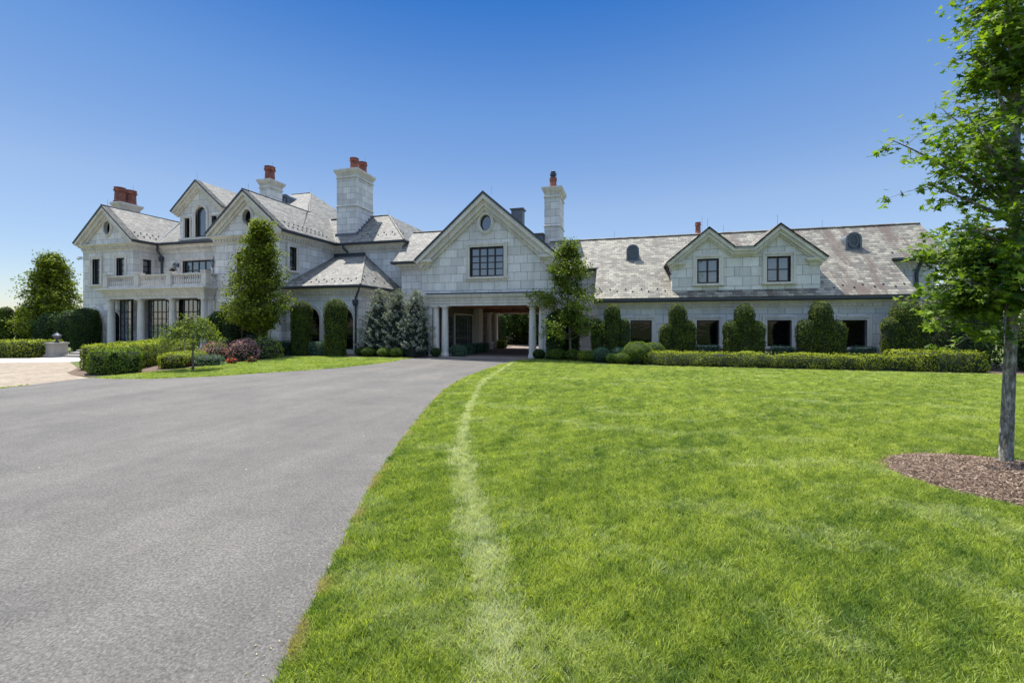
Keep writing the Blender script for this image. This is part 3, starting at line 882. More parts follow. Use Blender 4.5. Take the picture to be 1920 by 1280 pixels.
b = MB(); b.box(-12.94, -12.0, 30.9, 35.0, 0, 0.45); b.build("brick_plinth", REDB, M)
# dark sheet metal vents on the roof behind the gable
def vent_box(x, y, z, wd, h, d, label=None):
    b = MB(); b.box(x - wd / 2, x + wd / 2, y, y + d, z, z + h); b.sweep([(x - wd / 2, y), (x + wd / 2, y), (x + wd / 2, y + d), (x - wd / 2, y + d)], [(-.1, z + h), (.08, z + h), (.12, z + h + .1), (-.1, z + h + .12)], True)
    b.build("roof_vent", LEAD, M, label=label)
vent_box(-8.35, 32.6, 9.6, 0.9, 1.7, 0.8); vent_box(-6.9, 33.6, 8.0, 0.8, 1.45, 1.2)

# --- right wing
YW = 29.0
wn = [(0.26, 1.59), (4.28, 5.57), (8.24, 9.55), (12.12, 13.36)]
holes = [rect(a, c, 0.93, 2.53) for a, c in wn]
wall("wall", FR(YW), rect(-1.77, 15.57, 0, 3.7), holes, label="ground floor wall of the right wing")
for h in holes: window(FR(YW), h, 1, 1, glass=GL_DARK, sur=0.26, dep=0.24, fw=0.07)
wall("wall", Pl('-x', -1.77), [(29.4, 0), (32.2, 0), (32.2, 6.2), (29.4, 4.0)], label=None)
wall("wall", SX(15.57), [(29.4, 0), (32.2, 0), (32.2, 6.2), (29.4, 4.0)])
SMALLC = [(0, -0.45), (0.03, -0.45), (0.03, -0.34), (0.08, -0.32), (0.08, -0.20), (0.13, -0.18), (0.20, -0.09), (0.30, -0.03), (0.30, 0.02), (0, 0.02)]
def cornice_s(path, z):
    b = MB(); b.sweep(path, [(o, z + h) for o, h in SMALLC])
    for i in range(len(path) - 1):
        a, c = Vector(path[i]), Vector(path[i + 1]); L = (c - a).length; d = (c - a) / L; nrm = Vector((d.y, -d.x))
        k = int(L / 0.25)
        for j in range(k):
            m = a + d * ((j + 0.5) * L / k); e0 = m - d * 0.065 + nrm * 0.07; e1 = m + d * 0.065 + nrm * 0.15
            b.box(min(e0.x, e1.x), max(e0.x, e1.x), min(e0.y, e1.y), max(e0.y, e1.y), z - 0.31, z - 0.21)
    return b.build("cornice", TRIM, M)
cornice_s([(-1.77, 31), (-1.77, YW), (15.57, YW), (15.57, 31)], 3.68)
b = MB(); b.sweep([(-2.05, YW), (15.62, YW)], [(0.30, 3.69), (0.44, 3.69), (0.52, 3.76), (0.52, 3.90), (0.30, 3.90)]); b.build("gutter", METAL, M)
wall("wall", FR(31.7), rect(15.5, 18.1, 0, 6.15)); wall("wall", FR(31.7), rect(-4.62, -1.7, 0, 6.15))
wall("wall", SX(18.1), [(32.1, 0), (38.2, 0), (38.2, 6.2), (35.0, 8.7), (32.1, 6.2)])
cornice_s([(15.6, 31.7), (18.1, 31.7), (18.1, 38)], 6.12); cornice_s([(-4.6, 31.7), (-1.8, 31.7)], 6.12)
for x0, x1 in ((15.72, 18.75), (-4.6, -1.95)):
    b = MB(); b.sweep([(x0, 31.7), (x1, 31.7)], [(0.30, 6.13), (0.44, 6.13), (0.52, 6.2), (0.52, 6.33), (0.30, 6.33)]); b.build("gutter", METAL, M)
sR = 0.85
ry = lambda y: 3.95 + sR * (y - 28.48)
YR = 34.35
rw = roof([[(-2.05, 28.48, ry(28.48)), (15.62, 28.48, ry(28.48)), (15.62, 31.2, ry(31.2)), (18.8, 31.2, ry(31.2)), (18.8, YR, ry(YR)), (-6.6, YR, ry(YR)), (-4.3, 31.2, ry(31.2)), (-2.05, 31.2, ry(31.2))],
           [(-6.6, YR, ry(YR)), (18.8, YR, ry(YR)), (18.8, 40, 4.1), (-6.6, 40, 4.1)]], SLATE_W, label="long weathered slate roof of the right wing")
cap_strip(rw, [(-6, YR, ry(YR) + .02), (18.8, YR, ry(YR) + .02)], 0.08, SLATE_W)
# double gabled dormer
dn = [rect(4.30, 5.56, 4.82, 6.37), rect(8.22, 9.50, 4.82, 6.37)]
dpoly = [(2.82, 4.4), (11.03, 4.4), (11.03, 6.1), (8.87, 8.0), (7.42, 6.72), (6.44, 6.72), (4.96, 8.0), (2.82, 6.1)]
b = MB(); b.ext(FR(YW - 0.02), dpoly, dn, 0, 0.4); dd = b.build("dormer", STONE, M, label="wide double gabled dormer of the right wing")
for P_ in (Pl('-x', 2.82), SX(11.03)): b = MB(); b.ext(P_, [(29.38, 4.3), (31.4, 6.1), (29.38, 6.1)], [], 0, 0.2); b.build("dormer_cheek", STONE, dd)
for h in dn: window(FR(YW - 0.02), h, 2, 2, glass=GL_SKY, sur=0.24, heavy=1, dep=0.16, fw=0.1)
ol = [(2.46, 6.22), (4.96, 8.32), (6.44, 7.02), (7.42, 7.02), (8.87, 8.32), (11.37, 6.22)]
b = MB()
P2 = FR(YW - 0.02)
band(P2, ol, 0.06, 0.27, -0.34, 0.1, b); band(P2, ol, 0.27, 0.46, -0.22, 0.1, b); band(P2, ol, 0.46, 0.56, -0.1, 0.1, b)
b.build("rake_cornice", TRIM, dd)
b = MB(); band(P2, ol, 0.0, 0.06, -0.38, 0.1, b); b.build("verge_trim", METAL, dd)
for x0, x1 in ((2.55, 3.1), (10.75, 11.3)):
    b = MB(); pth = [(2.82, 29.4), (2.82, YW), (3.3, YW), (3.3, YW + .1)] if x0 < 5 else [(10.55, YW + .1), (10.55, YW), (11.03, YW), (11.03, 29.4)]
    b.sweep(pth, [(0, 5.72), (0.08, 5.76), (0.12, 5.92), (0.26, 6.05), (0.3, 6.2), (0, 6.2)]); b.build("eaves_return", TRIM, dd)
b = MB()
bk = lambda z: 28.48 + (z - 3.95) / sR
for (xa, xe, ze_) in ((4.96, 2.46, 6.22), (4.96, 6.44, 7.02), (8.87, 7.42, 7.02), (8.87, 11.37, 6.22)):
    b.slab([(xe, 28.6, ze_), (xa, 28.6, 8.32), (xa, bk(8.32) + .1, 8.32), (xe, bk(ze_) + .1, ze_)], 0.1)
b.build("dormer_roof", SLATE_W, dd)
b = MB(); b.slab([(6.42, 28.6, 6.99), (7.44, 28.6, 6.99), (7.44, bk(7.2), 7.22), (6.42, bk(7.2), 7.22)], 0.1); b.build("valley_sheet", mat_plain("pale_lead", (0.33, 0.33, 0.33), 0.6, 0.1), dd)
# oval louvre vents
def louvre(x, y, mirror=False):
    z = ry(y) - .1
    P_ = FR(y)
    b = MB()
    sh = [(x - .37, z), (x + .37, z), (x + .37, z + .74)] + [(x + .37 * math.cos(math.pi * i / 10), z + .74 + .36 * math.sin(math.pi * i / 10)) for i in range(1, 10)] + [(x - .37, z + .74)]
    b.ext(P_, sh, [], 0, 1.5)
    v = b.build("louvre_dormer", LEAD, M)
    b = MB(); out = inset(sh, -0.07); out = [(p[0], max(p[1], z)) for p in out]
    b.ext(P_, out, [inset(sh, 0.05)], -0.10, 0.0)
    b.ext(P_, oval(x, z + .62, .30, .42), [oval(x, z + .62, .22, .33)], -0.07, 0)
    for k in range(7): b.pbox(P_, x - .2, x + .2, z + .34 + k * .085, z + .37 + k * .085, -0.03, 0)
    b.pbox(P_, x - .5, x + .5, z - .05, z + .07, -0.12, 0)
    b.build("louvre_moulding", LEAD, v)
louvre(0.45, 32.0); louvre(14.1, 32.2)
# small vent on the tall roof
b = MB(); sh = [(-34.6, 14.1), (-33.3, 14.1), (-33.3, 15.0)] + [(-33.95 + .65 * math.cos(math.pi * i / 8), 15.0 + .5 * math.sin(math.pi * i / 8)) for i in range(1, 8)] + [(-34.6, 15.0)]
sh = [(p[0] - .55, p[1] + .35) for p in sh]
b.ext(FR(36.9), sh, [], 0, 3); v = b.build("louvre_dormer", LEAD, M)
b = MB(); b.ext(FR(36.9), oval(-34.5, 15.2, .35, .45), [oval(-34.5, 15.2, .22, .32)], -0.06, 0); b.build("louvre_moulding", METAL, v)

# --- downspouts
def spout(pts, hop=None, r=0.055):
    b = MB(); b.tube(pts, r, 8)
    if hop: x, y, z = hop; b.box(x - .17, x + .17, y - .13, y + .13, z - .16, z + .16); b.box(x - .12, x + .12, y - .1, y + .1, z - .32, z - .161)
    b.build("downspout", METAL, M)
spout([(-41.4, 29.3, 9.4), (-41.4, 29.25, 9.0), (-41.25, 29.5, 8.5), (-41.25, 29.55, 8.0), (-41.25, 29.55, 5.4)], (-41.25, 29.5, 8.3), 0.09)
spout([(-24.9, 33.55, 9.5), (-24.9, 33.5, 9.2), (-24.7, 33.85, 8.9), (-24.7, 33.85, 8.5)], None, 0.09)
spout([(-19.1, 27.55, 5.0), (-19.15, 27.6, 4.8), (-19.6, 27.85, 4.25), (-19.62, 27.9, 3.9), (-19.62, 27.9, 0.1)], (-19.62, 27.85, 3.95), 0.07)
spout([(-15.2, 31.95, 7.35), (-15.2, 32.0, 7.1), (-14.95, 32.35, 6.7), (-14.95, 32.38, 6.2), (-14.95, 32.38, 0.1)], (-14.95, 32.33, 6.35), 0.08)
spout([(15.0, 28.55, 3.7), (15.0, 28.6, 3.5), (14.75, 28.9, 3.1), (14.75, 28.9, 0.1)], (14.75, 28.87, 3.0), 0.07)
spout([(15.45, 28.6, 3.7), (15.7, 29.2, 3.3), (15.8, 31.5, 3.1)], None, 0.07)
spout([(17.25, 31.3, 6.15), (17.25, 31.55, 5.8), (17.15, 31.6, 5.4), (17.15, 31.6, 0.1)], None, 0.09)
spout([(2.55, 29.1, 6.2), (2.55, 29.2, 5.9), (2.78, 29.5, 5.5)], None, 0.05)

# --- snow guards
sg0 = None
def guard(x, y, z, parent, big=.72):
    global sg0
    b = MB(); b.box(-.05 * big, .05 * big, -.03, .05, -.02, .11 * big)
    if sg0 is None or True:
        b.v = [(p[0] + x, p[1] + y, p[2] + z) for p in b.v]
        b.build("snow_guard", METAL, parent)
ng = 0
for i in range(9):
    x = -1.6 + i * 0.5 + .05 * (i % 2); y = 29.0 + .18 * (i % 2); guard(x, y, ry(y), rw)
for i in range(8):
    x = 11.75 + i * 0.5; y = 29.0 + .18 * (i % 2); guard(x, y, ry(y), rw)
for i in range(5):
    x = 15.95 + i * .5; y = 31.7 + .15 * (i % 2); guard(x, y, ry(y), rw)
for i in range(10):
    y = 28.2 + i * 0.5
    for k in range(2):
        d = 0.45 + k * 0.4; guard(XE - d, y, RZ + m1 * d, rmain)
for i in range(8):
    x = -25.2 + i * 0.72
    for k in range(2):
        y = 28.1 + k * .45; guard(x + k * .12, y, 5.22 + .512 * (y - 27.5), rp)
for i in range(5):
    y = 28.6 + i * .75; x = -19.5 - .35 * (i % 2); guard(x, y, 5.22 + (-18.96 - x) * .845, rp)
for i in range(11):
    x = -23.4 + i * .42; y = 34.2 + .3 * (i % 2); guard(x, y, RZ + m1 * (y - 33.45), rb)
for i in range(5):
    y = 27.9 + i * .5; d = .5
    for k in range(2): guard(xg1 + hw1 - .45 - k * .4, y, RZ + m1 * (.45 + k * .4), rmain)
for (x, y, z) in ((xg1, 27.6, zr1), (xg2, 27.7, zr2), (-36.75, 29.3, dzt), (-38.0, 35, zr1), (CX + .3, 28.5, CZ), (4.96, 29.2, 8.32), (8.87, 29.2, 8.32), (6.9, YR, ry(YR)), (-0.9, YR, ry(YR)), (13.2, YR, ry(YR)), (AP[0], AP[1], AP[2]), (AB[0], AB[1], AB[2])):
    b = MB(); b.tube([(x, y, z), (x, y, z + 0.6)], 0.007, 4); b.build("lightning_rod", METAL, M)

# --- wall lanterns and flood lights
def lantern(x, y, z):
    b = MB(); b.box(x - .1, x + .1, y - .01, y + .1, z - .1, z + .25); b.tube([(x, y, z + .2), (x, y - .2, z + .32), (x, y - .3, z + .2)], .02, 6)
    b.lathe(x, y - .3, [(.02, z + .25), (.17, z + .1), (.17, z + .06)], 6); b.lathe(x, y - .3, [(.1, z - .36), (.07, z - .42), (.01, z - .5)], 6)
    for k in range(6):
        a = k * math.pi / 3; b.tube([(x + .14 * math.cos(a), y - .3 + .14 * math.sin(a), z + .08), (x + .09 * math.cos(a), y - .3 + .09 * math.sin(a), z - .37)], .012, 4)
    o = b.build("wall_lantern", METAL, M)
    b = MB(); b.lathe(x, y - .3, [(.08, z - .35), (.12, z + .06)], 6); b.build("lantern_glass", mat_lg, o)
mat_lg = mat_plain("lantern_glass", (0.3, 0.3, 0.28), 0.2, 0.1)
lantern(-39.35, 29.6, 7.55); lantern(-35.1 + .1, 29.6, 7.7)
for (x, y, z) in ((-48.15, 27.5, 8.3), (-26.75, 27.5, 8.95)):
    b = MB(); b.box(x - .13, x + .13, y - .2, y + .02, z - .12, z + .12); b.lathe(x, y - .22, [(.06, z - .2), (.15, z - .05), (.05, z + .05)], 8); b.build("flood_light", WHITE, M)
# ------------------------------------------------------------------ foliage
def leaf_mesh(P, Nrm, size, asp=0.55, jit=0.6, kind='quad', bend=0.0):
    """leaf faces at points P, facing roughly along Nrm; returns verts (n*k,3), faces"""
    n = len(P)
    d = Nrm + RNG.normal(size=(n, 3)) * jit
    d /= np.linalg.norm(d, axis=1)[:, None] + 1e-9
    a = np.cross(d, RNG.normal(size=(n, 3))); a /= np.linalg.norm(a, axis=1)[:, None] + 1e-9
    b = np.cross(d, a)
    s = (size * (0.65 + 0.7 * RNG.random(n)))[:, None] if np.isscalar(size) else size[:, None]
    if kind == 'quad':
        T = np.array([[-.5, 0], [0, -.5 * asp], [.5, 0], [0, .5 * asp]])
        F = [(0, 1, 2, 3)]
    else:
        o = [(0, -.42), (.14, -.24), (.46, -.38), (.24, -.08), (.60, .14), (.20, .12), (.19, .28), (0, .66), (-.19, .28), (-.20, .12), (-.60, .14), (-.24, -.08), (-.46, -.38), (-.14, -.24)]
        T = np.array(o); F = [(13, 0, 1), (13, 1, 2, 3), (13, 3, 11, 12), (3, 4, 5), (11, 9, 10), (3, 5, 9, 11), (5, 6, 7), (5, 7, 9), (9, 7, 8)]
    k = len(T)
    V = P[:, None, :] + s[:, None] * (a[:, None, :] * T[None, :, 0:1] + b[:, None, :] * T[None, :, 1:2])
    if kind == 'maple': V += d[:, None, :] * (s[:, None] * (-(np.abs(T[None, :, 0:1]) * 0.35)))
    base = np.arange(n) * k
    return V.reshape(-1, 3), F, base


def fol_obj(name, groups, core=None, parent=None, loc=(0, 0, 0)):
    """groups: list of (V, F, base, matindex); core: MB"""
    org = np.array(org_of(parent) if parent is not None else loc, float)
    vs, loops, lt, mi = [], [], [], []
    off = 0
    mats = []
    for V, F, base, mat in groups:
        if mat not in mats: mats.append(mat)
        vs.append(V - org)
        for f in F:
            arr = (base[:, None] + np.array(f)[None, :] + off)
            loops.append(arr.ravel()); lt.append(np.full(len(base), len(f))); mi.append(np.full(len(base), mats.index(mat)))
        off += len(V)
    if core is not None:
        cb, cm = core
        mats.append(cm)
        vs.append(np.array(cb.v, float) - org)
        for f in cb.f:
            loops.append(np.array(f) + off); lt.append(np.array([len(f)])); mi.append(np.array([len(mats) - 1]))
        off += len(cb.v)
    V = np.concatenate(vs); L = np.concatenate(loops); LT = np.concatenate(lt); MI = np.concatenate(mi)
    me = bpy.data.meshes.new(name)
    me.vertices.add(len(V)); me.vertices.foreach_set("co", V.astype(np.float32).ravel())
    me.loops.add(len(L)); me.loops.foreach_set("vertex_index", L.astype(np.int32))
    me.polygons.add(len(LT)); me.polygons.foreach_set("loop_start", np.concatenate([[0], np.cumsum(LT)[:-1]]).astype(np.int32))
    me.polygons.foreach_set("material_index", MI.astype(np.int32))
    for m in mats: me.materials.append(m)
    me.update(calc_edges=True); me.validate()
    return link(name, me, parent, loc)


def ell_pts(n, c, r, top=1.0):
    p = RNG.normal(size=(n, 3)); p /= np.linalg.norm(p, axis=1)[:, None]
    p = p[p[:, 2] > -top]
    return np.array(c) + p * np.array(r), p / np.array(r) / np.linalg.norm(p / np.array(r), axis=1)[:, None]


def dome_col(n, x, y, r, h, z0=0.0, taper=0.12, cap=0.5):
    """upright clipped column: straight sides, domed top"""
    hs = h - r * (1 + cap) * 0.8
    A_s = 2 * math.pi * r * hs; A_t = 2 * math.pi * r * r * 1.2
    k = int(n * A_s / (A_s + A_t))
    th = RNG.random(k) * 2 * math.pi; z = RNG.random(k) * hs
    rr = r * (1 - taper * (1 - z / hs) ** 2)
    P = np.stack([x + rr * np.cos(th), y + rr * np.sin(th), z0 + z], 1); Q = np.stack([np.cos(th), np.sin(th), 0 * th], 1)
    p = RNG.normal(size=((n - k) * 2, 3)); p /= np.linalg.norm(p, axis=1)[:, None]; p = p[p[:, 2] > 0]
    H = h - hs
    P2 = np.stack([x + r * p[:, 0], y + r * p[:, 1], z0 + hs + H * p[:, 2]], 1)
    return np.concatenate([P, P2]), np.concatenate([Q, p])


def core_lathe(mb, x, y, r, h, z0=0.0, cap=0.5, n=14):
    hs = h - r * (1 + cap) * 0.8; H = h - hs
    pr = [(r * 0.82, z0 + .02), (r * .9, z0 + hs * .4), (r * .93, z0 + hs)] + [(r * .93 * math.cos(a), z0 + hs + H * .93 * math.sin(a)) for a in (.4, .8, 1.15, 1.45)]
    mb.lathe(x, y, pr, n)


def rough(P, Q, amp, scale, seed):
    return P + Q * (snoise(P, scale, seed) * amp)[:, None]


def ball(name, label, cat, x, y, r, h, mat, n=2600, group=None, leaf=0.07, seed=0, z0=0.0, squash=None):
    n = int(n * (r / 0.6) ** 2) + 500
    P, Q = ell_pts(n, (x, y, z0 + h * 0.52), (r, r, h * 0.52), 0.85)
    P = P[:]; P = rough(P, Q, 0.05 * r / .6, 1.2, seed)
    V, F, B = leaf_mesh(P, Q, leaf, 0.6, 0.9)
    c = MB(); c.lathe(x, y, [(r * .55, z0 + .02), (r * .88, z0 + h * .3), (r * .93, z0 + h * .52), (r * .82, z0 + h * .75), (r * .5, z0 + h * .9), (.03, z0 + h * .97)], 12)
    return tag(fol_obj(name, [(V, F, B, mat)], (c, CORE2), None, (x, y, z0)), label, cat, group)


def cols(name, label, cat, parts, mat, dens=420, group=None, leaf=0.09, seed=0, amp=0.07, core=None, taper=0.12):
    """parts: (x,y,r,h)"""
    G = []; c = MB()
    Ps, Qs = [], []
    for i, (x, y, r, h) in enumerate(parts):
        P, Q = dome_col(int(dens * 2 * math.pi * r * h), x, y, r, h, taper=taper)
        keep = np.ones(len(P), bool)
        for j, (x2, y2, r2, h2) in enumerate(parts):
            if i == j: continue
            keep &= ~((np.hypot(P[:, 0] - x2, P[:, 1] - y2) < r2 * 0.9) & (P[:, 2] < h2 - r2 * .9))
        Ps.append(P[keep]); Qs.append(Q[keep])
        core_lathe(c, x, y, r, h)
    P = np.concatenate(Ps); Q = np.concatenate(Qs)
    P = rough(P, Q, amp, 0.9, seed); P = rough(P, Q, amp * .6, 3.0, seed + 9)
    V, F, B = leaf_mesh(P, Q + np.array([0, 0, .3]), leaf, 0.5, 0.75)
    return tag(fol_obj(name, [(V, F, B, mat)], (c, core or CORE2), None, (parts[0][0], parts[0][1], 0)), label, cat, group)


def hedge(name, label, poly, h, mat, dens=420, leaf=0.075, seed=0, amp=0.06, group=None, z0=0.0, rnd=0.18, core=None, cat="hedge"):
    """clipped hedge on a plan polygon (counter-clockwise)"""
    Ps, Qs = [], []
    n = len(poly)
    for i in range(n):
        a = np.array(poly[i]); b = np.array(poly[(i + 1) % n]); L = np.linalg.norm(b - a); d = (b - a) / L; nr = np.array([d[1], -d[0]])
        k = int(dens * L * h); t_ = RNG.random(k) * L; z = RNG.random(k) ** 0.9 * h
        ins = np.clip(z - (h - rnd), 0, rnd) ** 2 / rnd * 0.8 + np.clip(0.15 - z, 0, 1) * 0.7
        xy = a + d * t_[:, None] - nr * ins[:, None]
        Ps.append(np.column_stack([xy, z0 + z])); Qs.append(np.column_stack([np.tile(nr, (k, 1)), np.clip((z - h + rnd) / rnd, 0, 1)]))
    P_ = np.array(poly); lo, hi = P_.min(0), P_.max(0)
    k = int(dens * (hi[0] - lo[0]) * (hi[1] - lo[1])); q = lo + RNG.random((k, 2)) * (hi - lo); q = q[in_poly(q, poly)]
    dd_ = poly_dist(q, list(poly) + [poly[0]])
    zt = h - np.clip(rnd - dd_, 0, rnd) ** 2 / rnd * .7
    Ps.append(np.column_stack([q, z0 + zt])); Qs.append(np.tile([0, 0, 1.0], (len(q), 1)))
    P = np.concatenate(Ps); Q = np.concatenate(Qs)
    P = rough(P, Q, amp, 0.55, seed); P = rough(P, Q, amp * .5, 2.2, seed + 5)
    # loose shoots on top
    V, F, B = leaf_mesh(P, Q + np.array([0, 0, .25]), leaf, 0.5, 0.8)
    sh = q[RNG.random(len(q)) < 0.10]; S = np.column_stack([sh, z0 + h + RNG.random(len(sh)) * 0.09])
    V2, F2, B2 = leaf_mesh(S, np.tile([.7, .5, .3], (len(S), 1)), leaf * 1.1, .4, 1.0)
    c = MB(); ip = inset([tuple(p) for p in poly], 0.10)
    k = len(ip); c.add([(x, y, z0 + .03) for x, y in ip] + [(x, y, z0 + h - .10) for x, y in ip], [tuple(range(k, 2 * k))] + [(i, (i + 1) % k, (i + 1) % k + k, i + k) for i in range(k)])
    cx, cy = P_.mean(0)
    return tag(fol_obj(name, [(V, F, B, mat), (V2, F2, B2, mat)], (c, core or CORE2), None, (cx, cy, z0)), label, cat, group)


def mound(name, label, cat, x, y, rx, ry_, h, mat, n=1500, leaf=0.09, seed=0, jit=1.0, group=None, extra=None):
    P, Q = ell_pts(n, (x, y, h * .35), (rx, ry_, h * .65), .5)
    P = rough(P, Q, 0.14 * min(rx, 1), 0.9, seed)
    P = P + (RNG.random((len(P), 1)) - .7) * Q * 0.15
    P[:, 2] = np.maximum(P[:, 2], .03)
    G = [(*leaf_mesh(P, Q, leaf, .5, jit), mat)]
    if extra: 
        em, en, el = extra
        P2, Q2 = ell_pts(en, (x, y, h * .37), (rx, ry_, h * .66), .1); G.append((*leaf_mesh(P2, Q2, el, .8, 1.0), em))
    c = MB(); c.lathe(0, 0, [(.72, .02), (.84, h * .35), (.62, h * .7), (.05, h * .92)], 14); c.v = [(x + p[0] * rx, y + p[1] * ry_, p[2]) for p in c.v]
    return tag(fol_obj(name, G, (c, CORE), None, (x, y, 0)), label, cat, group)


def spruce(x, y, r, h, label, seed):
    t = thing("spruce_tree", label, "spruce tree", (x, y, 0), "spruces in a row left of the carriage arch")
    b = MB(); b.tube([(x, y, 0), (x, y, h * .5), (x, y, h * .97)], [.09, .06, .015]); b.build("trunk", BARK, t)
    rr = np.random.default_rng(seed); Ps, Ds, S = [], [], []
    tw = MB()
    z = 0.15; k = 0
    while z < h * .98:
        f = 1 - z / h
        R = r * (f ** 0.62) * (0.85 + .2 * rr.random()) + .06
        nb = int(6 + 9 * f)
        for i in range(nb):
            a = rr.random() * 6.28; L = R * (0.65 + .5 * rr.random())
            dx, dy = math.cos(a), math.sin(a)
            m = int(44 * L / .8) + 8
            s_ = rr.random(m) ** .6
            up = 0.42
            p = np.column_stack([x + dx * L * s_, y + dy * L * s_, z + up * L * s_ ** 1.4 + 0 * s_])
            sd = (rr.random(m) - .5) * .42 * (1 - s_ * .6)
            p[:, 0] += -dy * sd; p[:, 1] += dx * sd; p[:, 2] += rr.normal(size=m) * .04
            Ps.append(p); Ds.append(np.tile([dx, dy, .6], (m, 1)))
        z += 0.13 + .06 * rr.random()
    P = np.concatenate(Ps); D_ = np.concatenate(Ds)
    V, F, B = leaf_mesh(P, D_ * .4 + np.array([0, 0, .5]), 0.13, 0.34, 0.9)
    c = MB(); c.lathe(x, y, [(r * .6, .1), (r * .6, h * .3), (r * .38, h * .6), (.04, h * .85)], 10)
    fol_obj("foliage", [(V, F, B, L_SPR)], (c, CORE), t)
    return t


def tree(name, label, cat, x, y, h, z0, prof, mat, trunk_r, nbr, nleaf, leaf, seed, asp=.55, clump=.32, lean=(0, 0), up=0.5, drop=0.0, group=None, bark=None, fork=None, dens_in=0.5, vary=.4):
    """prof(f) -> crown radius for f in 0..1 between z0 and h; limbs end on the envelope, leaves sit in clumps along them"""
    rr = np.random.default_rng(seed)
    t = thing(name, label, cat, (x, y, 0), group)
    tb = MB()
    top = (x + lean[0], y + lean[1], h * .96)
    pts = [(x, y, -.02)] + [(x + lean[0] * f + rr.normal() * .02 * h / 8, y + lean[1] * f + rr.normal() * .02 * h / 8, h * .96 * f) for f in (.15, .3, .45, .6, .75, .9, 1)]
    tb.tube(pts, [trunk_r * 1.15] + [max(.012, trunk_r * (1 - f) ** .8) for f in (.15, .3, .45, .6, .75, .9, .99)], 10)
    tb.build("trunk", bark or BARK, t, smooth=True)
    br = MB(); Ps, Ns = [], []
    per = max(8, nleaf // nbr)
    for i in range(nbr):
        f = (i + rr.random()) / nbr
        zt = z0 + (h - z0) * f ** .9
        R = prof(min(.99, (zt - z0) / (h - z0))) * (1.12 - vary * rr.random())
        a = rr.random() * 6.28
        zs = max(z0 * .85, zt - R * up)
        fs = zs / (h * .96)
        p0 = np.array([x + lean[0] * fs, y + lean[1] * fs, zs]); p3 = np.array([x + lean[0] * fs + R * math.cos(a), y + lean[1] * fs + R * math.sin(a), zt - drop * R])
        pm = (p0 + p3) / 2 + np.array([0, 0, R * .12]) + rr.normal(size=3) * .05 * R
        br.tube([tuple(p0), tuple(pm), tuple(p3)], [max(.012, trunk_r * .28 * (1 - f * .7)), max(.008, trunk_r * .16 * (1 - f * .6)), .006], 5)
        nc = max(2, int(R / clump * 1.2))
        for c in range(nc):
            s_ = (1 - dens_in) + dens_in * (c + rr.random()) / nc if nc > 1 else 1
            s_ = max(.25, s_)
            q = (1 - s_) ** 2 * p0 + 2 * s_ * (1 - s_) * pm + s_ ** 2 * p3
            q = q + rr.normal(size=3) * clump * .55
            m = int(per / nc)
            o = rr.normal(size=(m, 3)) * clump * np.array([.6, .6, .38]) * (.7 + .6 * rr.random())
            Ps.append(q + o)
            outw = q - np.array([x, y, (z0 + h) / 2]); outw /= np.linalg.norm(outw) + .01
            Ns.append(np.tile(outw * .4 + np.array([0, 0, .9]), (m, 1)))
    br.build("limbs", bark or BARK, t)
    V, F, B = leaf_mesh(np.concatenate(Ps), np.concatenate(Ns), leaf, asp, .75)
    fol_obj("crown", [(V, F, B, mat)], None, t)
    return t


# --- clipped shrubs by the right wing: three-lobed yews
for i, (parts, lab) in enumerate([
        ([(-0.85, 27.4, 0.5, 3.55), (-1.75, 27.35, 0.4, 2.6), (-0.12, 27.5, 0.36, 2.6)], "three lobed clipped yew left of the first wing window, beside the round boxwoods"),
        ([(2.97, 27.4, 0.50, 3.5), (2.30, 27.3, 0.38, 2.3), (3.6, 27.35, 0.4, 2.5)], "three lobed clipped yew between the first and second wing windows"),
        ([(6.6, 27.4, 0.54, 3.45), (5.9, 27.3, 0.46, 2.5), (7.22, 27.3, 0.46, 2.5)], "three lobed clipped yew between the second and third wing windows"),
        ([(10.45, 27.4, 0.56, 3.55), (9.7, 27.3, 0.48, 2.55), (11.15, 27.3, 0.48, 2.5)], "three lobed clipped yew between the third and fourth wing windows"),
        ([(14.35, 27.4, 0.62, 3.5), (13.6, 27.2, 0.42, 2.65), (14.98, 27.35, 0.44, 2.5)], "three lobed clipped yew at the right end of the wing by the downspouts")]):
    cols("clipped_yew", lab, "yew", parts, L_YEW, 560, "three lobed yews along the right wing", 0.075, 30 + i, amp=.06, taper=.14)
# --- two clipped columns before the pavilion arches
cols("clipped_arborvitae", "tall dome topped arborvitae in front of the left pavilion arch", "arborvitae", [(-23.1, 26.35, .72, 4.0)], L_YEW, 430, "arborvitae columns before the pavilion arches", .09, 3, amp=.06)
cols("clipped_arborvitae", "tall dome topped arborvitae in front of the right pavilion arch, left of the downspout", "arborvitae", [(-20.15, 26.3, .78, 4.1)], L_YEW, 430, "arborvitae columns before the pavilion arches", .09, 4, amp=.06)
cols("clipped_yew", "dark arch shaped yew against the left gable wall beside the first balcony column", "yew", [(-45.85, 26.5, .98, 3.7)], L_DARK, 260, None, .12, 5, amp=.04, core=CORE)
cols("clipped_yew", "dark upright yew standing just right of the carriage arch columns", "yew", [(-4.45, 27.45, .62, 3.1), (-3.55, 28.3, .6, 2.9)], L_DARK, 300, None, .1, 6, core=CORE)
cols("clipped_yew", "dark broad yew behind the small tree, left of the hornbeam trunk", "yew", [(-30.6, 26.2, .8, 3.3), (-29.6, 26.3, .6, 2.9)], L_DARK, 260, None, .11, 7, core=CORE)
